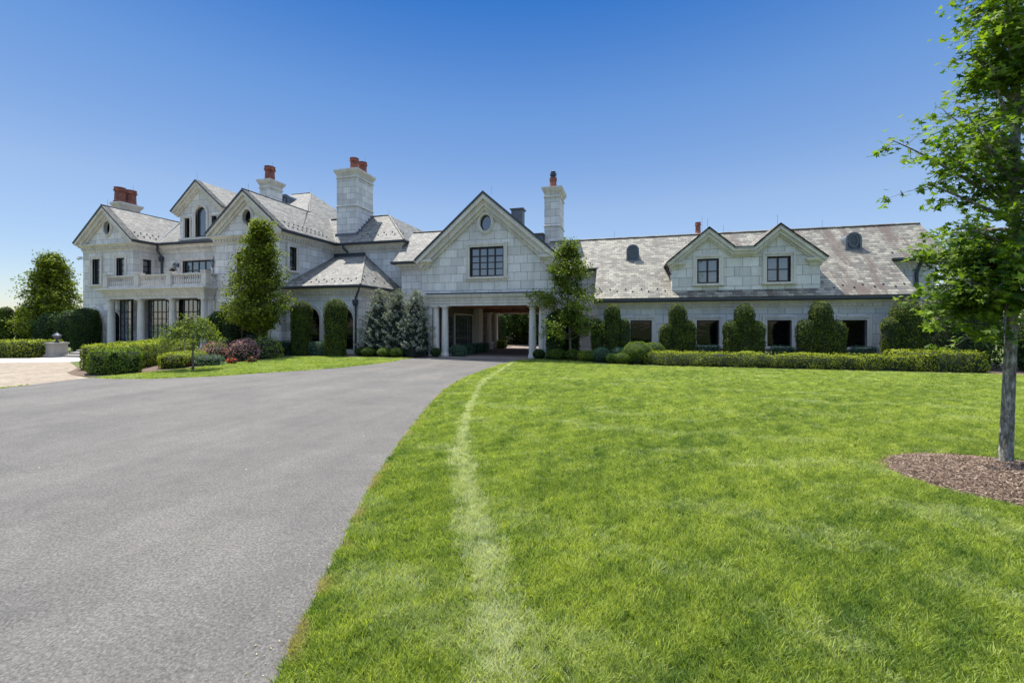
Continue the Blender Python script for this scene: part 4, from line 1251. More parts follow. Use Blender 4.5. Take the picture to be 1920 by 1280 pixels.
# --- boxwood balls
BALLS = [
    (-17.6, 26.5, .50, .62, L_BOX, "round boxwood nearest the pavilion downspout, first of the row of three"),
    (-16.25, 26.3, .48, .62, L_BOX, "middle round boxwood of the row of three under the spruces"),
    (-15.25, 26.3, .46, .62, L_BOX, "round boxwood under the spruces nearest the driveway"),
    (-18.5, 26.9, .40, .6, L_DARK, "small dark boxwood at the foot of the pavilion downspout"),
    (-12.85, 27.35, .36, .62, L_DARK, "dark boxwood ball between the two left columns of the carriage arch"),
    (-5.55, 27.55, .42, .62, L_DARK, "dark boxwood ball at the base of the right carriage arch column"),
    (-4.35, 27.1, .62, .72, L_BOX, "wide boxwood right of the carriage arch column"),
    (-3.3, 27.0, .46, .68, L_BOX, "boxwood ball under the open tree, left of its trunk"),
    (-2.55, 26.7, .44, .62, L_HEDGE, "bright boxwood ball right of the open tree trunk"),
    (-2.05, 26.3, .50, .66, L_BOX, "boxwood ball beside the bluish ball"),
    (-1.45, 26.15, .52, .84, L_BLUE, "bluish green round shrub on the lawn edge"),
    (-0.75, 25.65, .42, .56, L_BOX, "low boxwood ball right of the bluish shrub"),
    (-0.45, 26.7, .50, .86, L_BLUE, "bluish ball behind the low boxwoods"),
    (-0.15, 25.15, .46, .64, L_BOX, "boxwood ball touching the largest round shrub on its left"),
    (0.62, 25.6, .86, 1.24, L_BOX, "largest round boxwood beside the end of the long hedge"),
    (1.55, 26.5, .66, 1.2, L_BOX, "round boxwood behind the largest ball, under the first wing window"),
]
for i, (x, y, r, h, mt, lab) in enumerate(BALLS):
    ball("boxwood_ball", lab, "shrub", x, y, r, h, mt, 3600, "clipped round shrubs", .05, 100 + i)
# --- hedges
hedge("hedge", "long low bright green hedge along the lawn before the right wing", [(0.95, 24.75), (13.6, 24.75), (13.6, 25.75), (0.95, 25.75)], .74, L_HEDGE, 560, .075, 11, amp=.15, rnd=.22)
hedge("hedge", "paler loose hedge at the right end behind the long hedge", [(13.0, 25.9), (14.0, 24.85), (16.4, 25.0), (16.7, 26.6), (13.2, 27.0)], .95, L_HEDGE, 330, .09, 12, amp=.13)
for i, (x0, x1, lab) in enumerate([(4.1, 5.5, "low bluish hedge under the second wing window"), (8.3, 9.4, "low bluish hedge under the third wing window"), (12.3, 13.5, "low bluish hedge under the fourth wing window"), (0.7, 2.0, "low bluish hedge under the first wing window")]):
    hedge("hedge", lab, [(x0, 28.0), (x1, 28.0), (x1, 28.6), (x0, 28.6)], 1.0, L_BLUE, 420, .07, 14 + i, group="low bluish hedges under the wing windows")
hedge("hedge", "bluish clipped hedge between the hornbeam and the left pavilion arborvitae", [(-27.2, 26.1), (-23.9, 26.1), (-23.9, 26.9), (-27.2, 26.9)], .98, L_BLUE, 420, .08, 21)
hedge("hedge", "short bluish hedge between the two pavilion arborvitae", [(-22.3, 26.1), (-20.95, 26.1), (-20.95, 26.9), (-22.3, 26.9)], .98, L_BLUE, 420, .08, 22)
hedge("hedge", "tall clipped front hedge running back from the paver court to the entrance", [(-24.9, 15.2), (-24.1, 16.3), (-29.6, 23.6), (-32.2, 23.0), (-29.0, 19.2), (-27.6, 16.4), (-26.4, 15.0)], 1.2, L_HEDGE, 330, .10, 23, amp=.10, rnd=.2)
hedge("hedge", "rounded block of hedge at the very front corner, darker than the hedge behind it", [(-23.3, 13.55), (-22.3, 13.9), (-22.2, 15.0), (-23.1, 15.6), (-24.3, 15.1), (-24.4, 14.1)], 1.08, L_BOX, 460, .09, 24, amp=.12, rnd=.35)
hedge("hedge", "low bright hedge mound between the front hedge and the flower bed", [(-23.0, 16.3), (-22.2, 17.0), (-24.6, 20.3), (-25.7, 20.2), (-25.3, 18.6)], .66, L_HEDGE, 420, .08, 25, amp=.10, rnd=.2)
hedge("hedge", "long clipped hedge on the far left before the arborvitae row", [(-48.5, 16.6), (-38.9, 19.5), (-39.6, 21.6), (-49.0, 18.8)], 1.12, L_HEDGE, 240, .11, 26, amp=.05, rnd=.15)
mound("juniper", "dark green spreading juniper behind the red flowers", "shrub", -22.6, 18.6, .95, .7, .62, L_BLUE, 1500, .08, 40)
mound("maple_shrub", "dusty purple cutleaf shrub left of the small weeping tree", "shrub", -24.9, 21.0, .95, .8, 1.15, L_PURP, 1700, .10, 41)
mound("maple_shrub", "dusty purple cutleaf shrub right of the small weeping tree trunk", "shrub", -23.3, 21.6, 1.0, .8, 1.35, L_PURP, 1900, .10, 42)
mound("variegated_shrub", "grey green loose shrub at the right end of the flower bed", "shrub", -23.4, 23.4, 1.1, .9, 1.5, L_LIGHT, 1500, .10, 43)
mound("holly_shrub", "dark bluish shrub left of the hornbeam trunk", "shrub", -26.2, 25.4, 1.6, .8, 1.5, L_BLUE, 1700, .10, 44)
mound("holly_shrub", "dark low shrub behind the flower bed under the balcony", "shrub", -29.0, 25.2, 1.4, .8, 1.3, L_DARK, 1200, .10, 45)
# red flowers
for i, (x, y, n) in enumerate([(-22.0, 19.6, 22), (-23.9, 18.9, 12), (-22.9, 18.0, 9), (-21.6, 20.6, 10)]):
    lab = ["largest clump of red flowers beside the small tree trunk", "red flowers between the bright hedge mound and the juniper", "small patch of red flowers at the lawn edge before the juniper", "red flowers right of the small tree trunk"][i]
    mound("flower_clump", lab, "flowers", x, y, .30, .24, .32, L_DARK, 160, .09, 50 + i, group="red flowers in the left bed", extra=(L_RED, n * 3, .085))
# --- spruces
spruce(-17.6, 27.9, 1.75, 5.0, "leftmost spruce of the three, beside the pavilion downspout", 61)
spruce(-15.95, 27.7, 1.6, 4.9, "middle spruce of the three before the stone wall", 62)
spruce(-14.4, 27.4, 1.5, 4.75, "rightmost spruce of the three, touching the carriage arch column", 63)
# --- trees
hp = lambda f: 2.45 * (min(1, (f / .16) ** .6) * (1 - max(0, f - .16) / .84) ** .78) + .12
tree("hornbeam_tree", "dense upright hornbeam before the second gable, taller than any tree near the house", "tree", -25.0, 24.5, 9.3, 2.15, hp, L_HORN, .13, 230, 44000, .15, 71, clump=.34, up=1.0, dens_in=.85, vary=.5)
tree("hornbeam_tree", "broad dense tree at the far left beyond the arborvitae row", "tree", -59.8, 31.6, 9.5, 0.6, lambda f: 2.9 * (min(1, (f / .2) ** .4) * (1 - max(0, f - .25) / .75) ** .6), L_HORN, .2, 300, 46000, .22, 72, clump=.5, up=.7, dens_in=.9, vary=.35)
op = lambda f: (1.75 * (f / .25) ** .5 if f < .25 else 1.75 * (1 - (f - .25) / .75) ** .7) + .05
tree("open_crowned_tree", "irregular open crowned tree right of the carriage arch", "tree", -3.4, 27.3, 7.3, 1.5, lambda f: (2.3 if f < .42 else 2.3 - 1.75 * (f - .42) / .58) * (.72 + .42 * math.sin(f * 19)), L_OPEN, .09, 58, 16000, .15, 73, lean=(-.35, 0), clump=.38, up=.3, dens_in=.7)
tree("weeping_tree", "small weeping tree with a thin dark trunk on the left lawn", "small tree", -21.0, 16.53, 2.55, 1.75, lambda f: 1.75 * (1 - f * .6), L_OPEN, .055, 70, 5200, .10, 74, clump=.19, up=-.25, drop=.6, dens_in=.7)
# arborvitae row at the far left
for i in range(7):
    x = -66.5 + i * .62; y = 29.8 + i * 1.1
    cols("arborvitae", ["%s arborvitae of the clipped row at the far left" % s for s in ("leftmost", "second", "third", "fourth", "fifth", "sixth", "rightmost")][i], "arborvitae", [(x, y, .62, 4.15)], L_YEW, 160, "arborvitae row at the far left", .16, 80 + i, amp=.08)
# --- maple at the right
def maple():
    bx, by = 5.78, 8.53
    t = thing("maple_tree", "young maple with a leaning grey trunk standing in a mulch ring on the right lawn", "tree", (bx, by, 0))
    ca, sa = math.cos(YAW), math.sin(YAW)
    F0 = 6.74; r0 = (1885 - 960) / 800 * F0
    def W(px, py, dF=0.0):
        F = F0; r = (px - 960) / 800 * F; z_ = 2.3 + (607 - py) / 800 * F
        if dF: F = F0 + dF; return (r * ca - F * sa, r * sa + F * ca, z_)
        return (r * ca - F * sa, r * sa + F * ca, 2.3 + (607 - py) / 800 * F)
    tb = MB()
    TR = [(1885, 884), (1890, 760), (1897, 600), (1902, 450), (1905, 300), (1908, 120), (1906, -80), (1904, -300)]
    trp = [W(*q) for q in TR]
    tb.tube(trp[:1] + [tuple(np.array(trp[0]) * .8 + np.array(trp[1]) * .2)] + trp[1:], [.13, .084, .076, .068, .060, .048, .036, .024, .012], 14)
    tb.build("trunk", BARK_M, t, smooth=True)
    R = random.Random(5)
    # limb tips read along the crown's outline, then given depth around the trunk
    limbs = [((1899, 560), (1740, 520), -.1), ((1899, 570), (1765, 600), .3), ((1900, 540), (1800, 640), -.5), ((1900, 590), (1840, 650), .5), ((1901, 520), (1760, 480), .7),
             ((1901, 470), (1735, 432), -.2), ((1902, 480), (1800, 470), .8), ((1903, 440), (1790, 400), -.7), ((1902, 500), (1835, 560), -.9), ((1901, 560), (1840, 600), .9),
             ((1904, 420), (1700, 345), .0), ((1904, 400), (1650, 255), .15), ((1904, 395), (1690, 300), -.3), ((1905, 380), (1730, 235), -.35), ((1905, 330), (1800, 250), .5),
             ((1905, 350), (1760, 200), .2), ((1906, 260), (1790, 130), -.2), ((1906, 280), (1840, 170), .5), ((1907, 200), (1810, 90), .1), ((1907, 150), (1850, 30), -.2),
             ((1906, 240), (1880, 90), -.8), ((1907, 100), (1860, -60), .3), ((1906, 60), (1830, -40), -.3), ((1905, 360), (1840, 330), -1.0), ((1904, 430), (1850, 420), 1.1)]
    for k in range(38):
        py0 = 575 - k * 21
        a = R.random() * 6.28
        rad = (1.0 + .95 * R.random()) * (1.0 if py0 > 150 else .8)
        dx = math.cos(a) * rad; dF = math.sin(a) * rad
        if dx < -.3: dx = -.3 * R.random()
        if dF > 0: dx += dF * .95 / (1 + dF / 6.74) * .9
        limbs.append(((1900, py0), (1900 + dx * 800 / 6.74, py0 - 20 - 90 * R.random()), dF))
    for k in range(22):
        limbs.append(((1901, 600 - k * 7), (1715 + 140 * R.random(), 615 - 170 * R.random()), (R.random() - .5) * 1.5))
    for k in range(14):
        limbs.append(((1907, 200 - k * 12), (1815 + 90 * R.random(), 190 - 260 * R.random()), (R.random() - .5) * 1.3))
    limbs = [(s, (e[0] + (38 if e[0] < 1800 else 15), e[1]), dF) for s, e, dF in limbs]
    br = MB(); Ps, Ns = [], []
    rr = np.random.default_rng(9)
    for (s, e, dF) in limbs:
        p0 = np.array(W(*s)); p3 = np.array(W(e[0], e[1], dF))
        L = np.linalg.norm(p3 - p0)
        pm = (p0 + p3) / 2 + np.array([0, 0, .12 * L]) + rr.normal(size=3) * .04
        curve = [(1 - q) ** 2 * p0 + 2 * q * (1 - q) * pm + q * q * p3 for q in np.linspace(0, 1, 7)]
        br.tube([tuple(c) for c in curve], [max(.006, .030 * (1 - q * .85) * min(1.3, L)) for q in np.linspace(0, 1, 7)], 6)
        nt = int(6 + L * 7)
        for i in range(nt):
            q = .22 + .78 * (i + rr.random()) / nt
            c = (1 - q) ** 2 * p0 + 2 * q * (1 - q) * pm + q * q * p3
            tip = c + rr.normal(size=3) * np.array([.14, .14, .09]) * (.5 + .7 * min(1, L / 1.5))
            br.tube([tuple(c), tuple((c + tip) / 2 + np.array([0, 0, .02])), tuple(tip)], [.006, .004, .003], 4)
            m = rr.integers(8, 14)
            o = rr.normal(size=(m, 3)) * np.array([.10, .10, .055])
            Ps.append(tip + o); Ns.append(np.tile([0, -.25, .85], (m, 1)) + o * 2.0)
    br.build("limbs", BARK_M, t)
    P = np.concatenate(Ps)
    V, F, B = leaf_mesh(P, np.concatenate(Ns), .104, 1, .45, 'maple')
    fol_obj("crown", [(V, F, B, L_MAPLE)], None, t)
def mat_maple_bark():
    m, tt, p = newmat("maple_bark")
    w_ = wpos(tt); mp = N(tt, "ShaderNodeMapping"); mp.inputs["Scale"].default_value = (22, 22, 7); tt.links.new(w_, mp.inputs[0])
    n = noise(tt, mp.outputs[0], 1.2, 6, .7); n2 = noise(tt, w_, 5, 4)
    c = ramp(tt, n, [(.34, (.07, .062, .055)), (.5, (.24, .22, .195)), (.64, (.46, .43, .39))])
    tt.links.new(mul(tt, c, ramp(tt, n2, [(.38, (.6, .62, .55)), (.6, (1.15,) * 3)])), p.inputs["Base Color"]); p.inputs["Roughness"].default_value = .9
    bump(tt, p, n, 1.0, .03)
    return m
BARK_M = mat_maple_bark()
maple()
# mulch ring: a low mound and its chips
MC = (5.68, 7.95)
b = MB()
rings = []
for j, f in enumerate((1.0, .8, .55, .3, .05)):
    rings.append([(MC[0] + 1.66 * f * math.cos(a) * (1 + .05 * math.sin(3 * a)), MC[1] + 1.32 * f * math.sin(a) * (1 + .06 * math.cos(2 * a + 1)), -.015 + .16 * (1 - f * f)) for a in [2 * math.pi * i / 40 for i in range(40)]])
vs = [p for r in rings for p in r]; fs = [(j * 40 + i, j * 40 + (i + 1) % 40, (j + 1) * 40 + (i + 1) % 40, (j + 1) * 40 + i) for j in range(4) for i in range(40)] + [tuple(range(160, 200))]
b.add(vs, fs); tag(b.build("mulch_ring", MULCH, loc=(MC[0], MC[1], 0)), kind="structure")
n = 24000
q = RNG.random(n) ** .5 * 1.03; q[:700] = 1.0 + RNG.random(700) ** 2 * .16; a = RNG.random(n) * 6.28; q = q * (1 + .025 * np.sin(9 * a) + .02 * np.sin(23 * a + 1))
P = np.column_stack([MC[0] + 1.66 * q * np.cos(a) * (1 + .05 * np.sin(3 * a)), MC[1] + 1.32 * q * np.sin(a) * (1 + .06 * np.cos(2 * a + 1)), np.maximum(.0, .16 * (1 - q ** 2)) + RNG.random(n) * .016])
V, F, B = leaf_mesh(P, np.tile([0, 0, 1.0], (n, 1)), .05, .2, .4)
def mat_chip():
    m, tt, p = newmat("bark_chips"); g = N(tt, "ShaderNodeNewGeometry")
    tt.links.new(ramp(tt, g.outputs["Random Per Island"], [(0, (.07, .042, .028)), (.5, (.18, .12, .08)), (.85, (.31, .22, .155)), (1, (.50, .39, .29))]), p.inputs["Base Color"]); p.inputs["Roughness"].default_value = .9
    return m
CHIP = mat_chip()
tag(fol_obj("mulch_chips", [(V, F, B, CHIP)]), kind="stuff")

# --- garden seen through the carriage arch
dk = lambda f: 4.0 * (min(1, (f / .3) ** .5) * (1 - max(0, f - .35) / .65) ** .5)
tree("shade_tree", "dark round crowned tree seen through the carriage arch", "tree", -10.6, 47.0, 7.0, .9, dk, L_DARK, .26, 150, 22000, .28, 90, clump=.6, up=.4, dens_in=.8)
tree("shade_tree", "second dark tree at the right edge of the carriage arch view", "tree", -5.6, 50.0, 7.5, .8, dk, L_DARK, .2, 130, 18000, .3, 91, clump=.6, up=.4, dens_in=.8)
tree("shade_tree", "dark tree left of the others beyond the carriage arch", "tree", -15.2, 50.5, 7.5, .8, dk, L_DARK, .2, 130, 18000, .3, 92, clump=.6, up=.4, dens_in=.8)
cols("clipped_yew", "tall dark clipped column beside the back columns of the carriage arch", "yew", [(-12.9, 42.6, .8, 3.5)], L_DARK, 200, None, .12, 93, core=CORE)
hedge("hedge", "low dark hedge across the garden beyond the carriage arch", [(-16, 46.5), (-2, 46.5), (-2, 47.6), (-16, 47.6)], 1.0, L_DARK, 120, .14, 94, core=CORE)
hedge("hedge", "bright low hedge behind the fence beyond the carriage arch", [(-14, 60), (2, 60), (2, 61.5), (-14, 61.5)], 2.6, L_HEDGE, 40, .25, 95)
for i, (y, r, lab) in enumerate([(30.1, .5, "first low hedge block left of the drive inside the carriage arch"), (31.6, .5, "second low hedge block inside the carriage arch"), (33.2, .5, "third low hedge block inside the carriage arch"), (38.5, .5, "yellowish low hedge block at the back of the carriage arch")]):
    x = -11.55 + i * .06
    hedge("hedge", lab, [(x - .35, y - .55), (x + .45, y - .55), (x + .45, y + .55), (x - .35, y + .55)], .72, L_BLUE if i < 3 else L_HEDGE, 420, .08, 130 + i, group="low hedge blocks inside the carriage arch")
hedge("hedge", "low bluish hedge block standing at the left carriage arch column", [(-12.0, 27.9), (-10.95, 27.9), (-10.95, 28.6), (-12.0, 28.6)], .70, L_BLUE, 420, .08, 136)
b = MB()
fence = thing("metal_fence", "pale slender railing fence in the garden beyond the carriage arch", "fence", (-8, 54, 0))
for z in (0.25, 1.15): b.box(-17, 1, 54.98, 55.02, z, z + .05)
b.build("rail", WHITE, fence)
for i in range(60):
    b = MB(); x = -16.9 + i * .3; b.box(x - .015, x + .015, 54.97, 55.03, 0, 1.3); b.build("picket", WHITE, fence)
hs = thing("distant_house", "small red brick house far beyond the carriage arch", "house", (-17, 95, 0))
b = MB(); b.box(-22, -12, 95, 102, 0, 3.6); b.build("wall", REDB, hs)
b = MB(); b.slab([(-22.5, 94.5, 3.5), (-11.5, 94.5, 3.5), (-11.5, 98.5, 6.2), (-22.5, 98.5, 6.2)]); b.slab([(-22.5, 102.5, 3.5), (-11.5, 102.5, 3.5), (-11.5, 98.5, 6.2), (-22.5, 98.5, 6.2)]); b.build("roof", SLATE, hs)
for x in (-20, -17, -14): b = MB(); b.box(x - .5, x + .5, 94.93, 95.05, 1, 2.6); b.build("window", GL_SKY, hs)

# --- right edge shrubbery behind the maple
for i, (x, y, rx, h, lab, mt) in enumerate([(16.9, 27.8, 1.5, 3.4, "dark holly mass at the right end of the wing wall", L_DARK), (20.2, 26.6, 2.0, 3.0, "dark holly behind the maple trunk", L_DARK), (23.0, 26.4, 2.2, 3.1, "dark holly at the right edge of the lawn", L_DARK), (26.4, 26.2, 2.4, 3.3, "outermost dark holly beyond the maple", L_DARK)]):
    mound("holly_bush", lab, "holly bush", x, y, rx, 1.6, h * 1.35, mt, 9500, .13, 140 + i, group="dark hollies right of the wing")
for i, (x, y, h, lab) in enumerate([(18.9, 29.8, 5.6, "pale leafed tree close to the right end of the wing"), (23.5, 28.5, 5.2, "pale leafed tree behind the hollies at the right edge")]):
    tree("garden_tree", lab, "tree", x, y, h, 1.6, lambda f: 2.3 * (1 - abs(f - .4) * 1.1), L_LIGHT, .12, 80, 6500, .17, 150 + i, clump=.4, dens_in=.75)
tree("garden_tree", "yellowish tree glimpsed left of the left gable corner", "tree", -56.0, 36.0, 4.5, .4, lambda f: 2.0 * (1 - abs(f - .4) * 1.1), L_LIGHT, .12, 50, 3500, .22, 155, clump=.45, dens_in=.75)
cols("clipped_yew", "dark clipped block under the broad tree at the far left", "yew", [(-54.9, 30.6, 1.3, 3.7), (-57.2, 30.2, 1.4, 3.5)], L_DARK, 90, None, .18, 156, core=CORE)

# --- stair pedestal with urn lantern, steps
b = MB(); b.box(-38.9, -38.1, 20.2, 21.0, 0, .9); b.box(-38.96, -38.04, 20.14, 21.06, .9, 1.0); b.box(-39.0, -38.0, 20.1, 21.1, 0, .18)
b.box(-38.1, -33.0, 21.9, 22.3, 0.0, 0.72)
tag(b.build("stair_pier", CONC, loc=(-38.5, 20.6, 0)), "pale stone pier at the end of the far left hedge, beside the steps", "pier")
b = MB()
for k in range(3): b.box(-38.0, -32.8, 20.6 + k * .4, 21.9, k * .15, (k + 1) * .15 - .002)
tag(b.build("garden_steps", CONC, loc=(-35.5, 21.0, 0)), "three low stone steps between the pier and the front hedge", "steps")
b = MB(); X, Y = -38.5, 20.6
b.lathe(X, Y, [(.13, 1.002), (.13, 1.05), (.06, 1.1), (.05, 1.16), (.16, 1.3), (.24, 1.44), (.26, 1.48), (.22, 1.52), (.11, 1.62), (.04, 1.68), (.04, 1.74), (.01, 1.8)], 12)
tag(b.build("lantern_urn", METAL, loc=(X, Y, 1.0)), "grey urn shaped lantern on the stone pier", "lantern")
t = thing("garden_lantern", "small dark post lantern at the end of the front hedge by the entrance columns", "lantern", (-32.2, 24.3, 0))
b = MB(); b.tube([(-32.2, 24.3, 0), (-32.2, 24.3, 1.15)], .04); b.build("post", METAL, t)
b = MB(); b.lathe(-32.2, 24.3, [(.05, 1.15), (.16, 1.3), (.2, 1.6), (.26, 1.62), (.1, 1.8), (.02, 1.95)], 6); b.build("lantern_head", METAL, t)
b = MB(); b.lathe(-11.9, 37.2, [(.14, 0), (.14, .1), (.06, .2), (.17, .5), (.2, .62), (.12, .66)], 10)
tag(b.build("garden_urn", WHITE, loc=(-11.9, 37.2, 0)), "small white urn by the back columns under the carriage arch", "urn")

# dry bits blown onto the asphalt, thickest along the grass edge
q = RNG.random(130); k_ = RNG.integers(3, len(DRIVE_R) - 2, 130)
P = np.array([np.array(DRIVE_R[k]) * (1 - t_) + np.array(DRIVE_R[k + 1]) * t_ for k, t_ in zip(k_, q)])
P = P - np.column_stack([np.abs(RNG.normal(size=130)) * .16 + .02, RNG.normal(size=130) * .1])
P2_ = np.column_stack([-3 - RNG.random(26) * 12, 2.5 + RNG.random(26) * 12])
P = np.concatenate([P, P2_]); P = np.column_stack([P, np.full(len(P), .003)])
V, F, B = leaf_mesh(P, np.tile([0, 0, 1.0], (len(P), 1)), np.concatenate([.012 + .014 * RNG.random(130), .02 + .02 * RNG.random(26)]), .45, .12)
STRAW = mat_leaf("dry_bits", (.20, .15, .08), (.45, .40, .27), .1)
tag(fol_obj("leaf_litter", [(V, F, B, STRAW)]), kind="stuff")

# ------------------------------------------------------------------ grass
STRIPE = [(-6.5, 25.0), (-6.21, 21.85), (-5.54, 16.15), (-4.25, 11.31), (-3.5, 8.93), (-2.86, 7.07), (-2.1, 5.52), (-1.69, 4.65), (-1.32, 3.85), (-0.99, 3.24), (-0.74, 2.63), (-0.45, 1.6)]


def grass_points():
    out = []
    def ring(F0, F1, dens, half):
        # world points within F0..F1 in front of the camera
        A = (F1 - F0) * 2 * half
        n = int(A * dens)
        F = F0 + RNG.random(n) * (F1 - F0); r = (RNG.random(n) * 2 - 1) * half
        c, s = math.cos(YAW), math.sin(YAW)
        return np.column_stack([r * c - F * s, r * s + F * c])
    for F0, F1, d, half, sc in ((-4, 0.8, 240, 10, 1.5), (0.8, 4.0, 900, 7, 1.0), (4, 6.5, 620, 11, 1.1), (6.5, 10, 380, 17, 1.3), (10, 16, 210, 26, 1.5), (16, 30, 105, 40, 1.9)):
        p = ring(F0, F1, d, half); out.append((p, np.full(len(p), sc)))
    P = np.concatenate([a for a, b in out]); S = np.concatenate([b for a, b in out])
    jag = snoise(P, 3.0, 77) * .02
    edge = poly_dist(P, DRIVE_R)
    ok = ~in_poly(P, DRIVE) & ~in_poly(P, [(-22.1, 12.9), (-21.2, 6.5), (-21.5, 2), (-60, 2), (-60, 26), (-22.3, 26)])
    ok &= ((P[:, 0] - MC[0]) / 1.68) ** 2 + ((P[:, 1] - MC[1]) / 1.34) ** 2 > 1 + snoise(P, 1.2, 5) * .08
    for b_ in BEDS: ok &= ~in_poly(P, b_)
    ok &= (P[:, 1] < 29) & ~in_poly(P, [(-14.2, 26), (-5.6, 26.9), (-5.4, 60), (-14, 60)])
    P, S, edge = P[ok], S[ok], edge[ok]
    d = poly_dist(P, STRIPE)
    wdt = np.where(P[:, 1] > 9, .11, .175) + np.clip(8 - P[:, 1], 0, 8) * .014 + .07 * snoise(P, .6, 12) + .04 * snoise(P, 4, 13)
    pale = np.clip(1.25 - d / wdt, 0, 1) * np.clip(.78 + .55 * snoise(P, .9, 3), .15, 1)
    patch = np.clip(snoise(P * np.array([.55, 1.3]), .5, 21, 3) * 1.3 - .15, 0, 1) * .38
    pale = np.where(RNG.random(len(pale)) < pale * 1.15, .55 + .45 * RNG.random(len(pale)), pale * .35)
    patch = np.where(RNG.random(len(pale)) < patch * 1.4, .15 + .5 * RNG.random(len(pale)), patch * .4)
    pale = np.clip(np.maximum(pale, patch), 0, 1)
    dry = np.clip(1 - edge / .12, 0, 1) * (snoise(P, 1.3, 8) > .1) * .9
    tone = np.clip(.48 + .20 * snoise(P, .28, 31, 3) + .26 * snoise(P, 1.5, 33, 2) + .22 * snoise(P, 6, 35, 2) + .18 * RNG.normal(size=len(P)), 0, 1)
    return P, S, pale, dry, tone


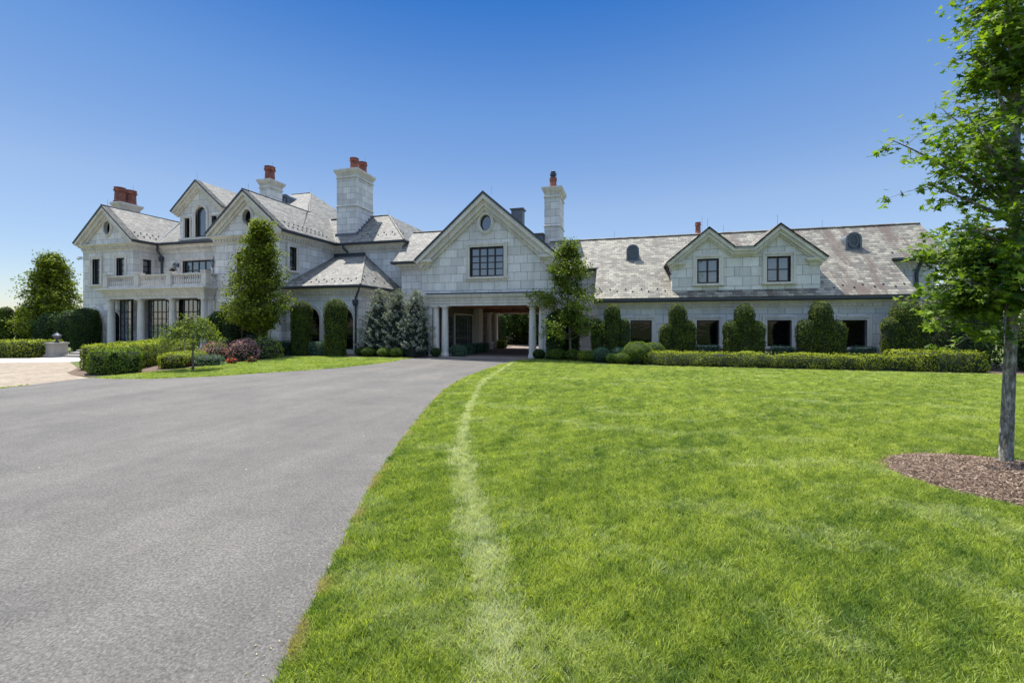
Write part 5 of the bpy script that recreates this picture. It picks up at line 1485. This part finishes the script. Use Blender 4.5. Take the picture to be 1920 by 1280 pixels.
def build_grass():
    P, S, pale, dry, tone = grass_points()
    K = 4
    verts, faces, tid = [], [], []
    rr = np.random.default_rng(3)
    for k in range(K):
        for j in range(22):
            a = rr.random() * 6.28; r0 = .035 * rr.random() ** .5
            x, y = r0 * math.cos(a), r0 * math.sin(a)
            h = .034 + .044 * rr.random(); w_ = .0022 + .0019 * rr.random()
            ba = rr.random() * 6.28; bend = (.2 + .9 * rr.random()) * h
            dx, dy = math.cos(ba) * bend, math.sin(ba) * bend
            sa = rr.random() * 6.28; sx, sy = math.cos(sa) * w_, math.sin(sa) * w_
            b_ = len(verts)
            verts += [(x - sx, y - sy, -.012), (x + sx, y + sy, -.012), (x + sx * .8 + dx * .4, y + sy * .8 + dy * .4, h * .6), (x - sx * .8 + dx * .4, y - sy * .8 + dy * .4, h * .6), (x + dx, y + dy, h)]
            faces += [(b_, b_ + 1, b_ + 2, b_ + 3), (b_ + 3, b_ + 2, b_ + 4)]
            tid += [k] * 5
    nv = len(verts)
    n = len(P)
    co = np.concatenate([np.array(verts), np.column_stack([P, np.full(n, -.012)])])
    me = bpy.data.meshes.new("lawn_grass")
    me.vertices.add(len(co)); me.vertices.foreach_set("co", co.astype(np.float32).ravel())
    L = [i for f in faces for i in f]; st = np.concatenate([[0], np.cumsum([len(f) for f in faces])[:-1]])
    me.loops.add(len(L)); me.loops.foreach_set("vertex_index", L)
    me.polygons.add(len(faces)); me.polygons.foreach_set("loop_start", st.astype(np.int32))
    me.update(calc_edges=True)
    def attr(nm, typ, arr):
        at_ = me.attributes.new(nm, typ, 'POINT'); at_.data.foreach_set("value", arr)
    attr("tid", 'INT', np.concatenate([np.array(tid), np.full(n, -1)]).astype(np.int32))
    z = np.zeros(nv)
    for nm, arr in (("sc", S), ("pale", pale), ("dry", dry), ("tone", tone)):
        attr(nm, 'FLOAT', np.concatenate([z, arr]).astype(np.float32))
    # material
    m, t, p = newmat("grass_blade")
    def ia(nm):
        a = N(t, "ShaderNodeAttribute", attribute_type='INSTANCER', attribute_name=nm); return a.outputs["Fac"]
    g = N(t, "ShaderNodeNewGeometry")
    c1 = ramp(t, ia("tone"), [(0.1, (.10, .17, .030)), (.5, (.235, .30, .050)), (.9, (.35, .405, .08))])
    c1 = mul(t, c1, ramp(t, g.outputs["Random Per Island"], [(0, (.28, .34, .36)), (.45, (.85,) * 3), (1, (1.55, 1.45, 1.65))]))
    pm = N(t, "ShaderNodeMath", operation='MULTIPLY'); t.links.new(ia("pale"), pm.inputs[0])
    t.links.new(ramp(t, g.outputs["Random Per Island"], [(0.1, (.45,) * 3), (.6, (1,) * 3)]), pm.inputs[1])
    c1 = mul(t, c1, (.56, .57, .38), pm.outputs[0], 'MIX')
    c1 = mul(t, c1, (.42, .33, .17), ia("dry"), 'MIX')
    t.links.new(c1, p.inputs["Base Color"]); p.inputs["Roughness"].default_value = .55; p.inputs["Specular IOR Level"].default_value = .3
    tr_ = N(t, "ShaderNodeBsdfTranslucent"); t.links.new(mul(t, c1, (1.4, 1.5, .6)), tr_.inputs[0])
    mx = N(t, "ShaderNodeMixShader"); mx.inputs[0].default_value = .42
    t.links.new(p.outputs[0], mx.inputs[1]); t.links.new(tr_.outputs[0], mx.inputs[2]); t.links.new(mx.outputs[0], t.nodes["Material Output"].inputs[0])
    me.materials.append(m)
    ob = bpy.data.objects.new("lawn_grass", me); COL.objects.link(ob); tag(ob, kind="stuff")
    ng = bpy.data.node_groups.new("grass_scatter", 'GeometryNodeTree')
    ng.interface.new_socket("Geometry", in_out='INPUT', socket_type='NodeSocketGeometry')
    ng.interface.new_socket("Geometry", in_out='OUTPUT', socket_type='NodeSocketGeometry')
    gi = ng.nodes.new("NodeGroupInput"); go = ng.nodes.new("NodeGroupOutput")
    def named(nm, dt):
        a = ng.nodes.new("GeometryNodeInputNamedAttribute"); a.data_type = dt; a.inputs[0].default_value = nm; return a.outputs[0]
    tida = named("tid", 'INT')
    def cmp(val):
        c = ng.nodes.new("FunctionNodeCompare"); c.data_type = 'INT'; c.operation = 'EQUAL'
        ng.links.new(tida, c.inputs[2]); c.inputs[3].default_value = val; return c.outputs[0]
    def sep(val):
        s_ = ng.nodes.new("GeometryNodeSeparateGeometry"); s_.domain = 'POINT'
        ng.links.new(gi.outputs[0], s_.inputs[0]); ng.links.new(cmp(val), s_.inputs[1]); return s_.outputs[0]
    pts = sep(-1)
    g2i = ng.nodes.new("GeometryNodeGeometryToInstance")
    for k in reversed(range(K)): ng.links.new(sep(k), g2i.inputs[0])
    iop = ng.nodes.new("GeometryNodeInstanceOnPoints")
    ng.links.new(pts, iop.inputs["Points"]); ng.links.new(g2i.outputs[0], iop.inputs["Instance"]); iop.inputs["Pick Instance"].default_value = True
    ri = ng.nodes.new("FunctionNodeRandomValue"); ri.data_type = 'INT'; ri.inputs[4].default_value = 0; ri.inputs[5].default_value = K - 1
    ng.links.new(ri.outputs[2], iop.inputs["Instance Index"])
    rv = ng.nodes.new("FunctionNodeRandomValue"); rv.data_type = 'FLOAT_VECTOR'
    rv.inputs[0].default_value = (-.12, -.12, 0); rv.inputs[1].default_value = (.12, .12, 6.283); rv.inputs[8].default_value = 5
    e2r = ng.nodes.new("FunctionNodeEulerToRotation"); ng.links.new(rv.outputs[0], e2r.inputs[0]); ng.links.new(e2r.outputs[0], iop.inputs["Rotation"])
    cs = ng.nodes.new("ShaderNodeCombineXYZ"); sca = named("sc", 'FLOAT')
    ng.links.new(sca, cs.inputs[0]); ng.links.new(sca, cs.inputs[1])
    rz = ng.nodes.new("FunctionNodeRandomValue"); rz.data_type = 'FLOAT'; rz.inputs[2].default_value = .7; rz.inputs[3].default_value = 1.25
    ng.links.new(rz.outputs[1], cs.inputs[2]); ng.links.new(cs.outputs[0], iop.inputs["Scale"])
    ng.links.new(iop.outputs[0], go.inputs[0])
    md = ob.modifiers.new("scatter", 'NODES'); md.node_group = ng
    print("grass tufts", n)
build_grass()
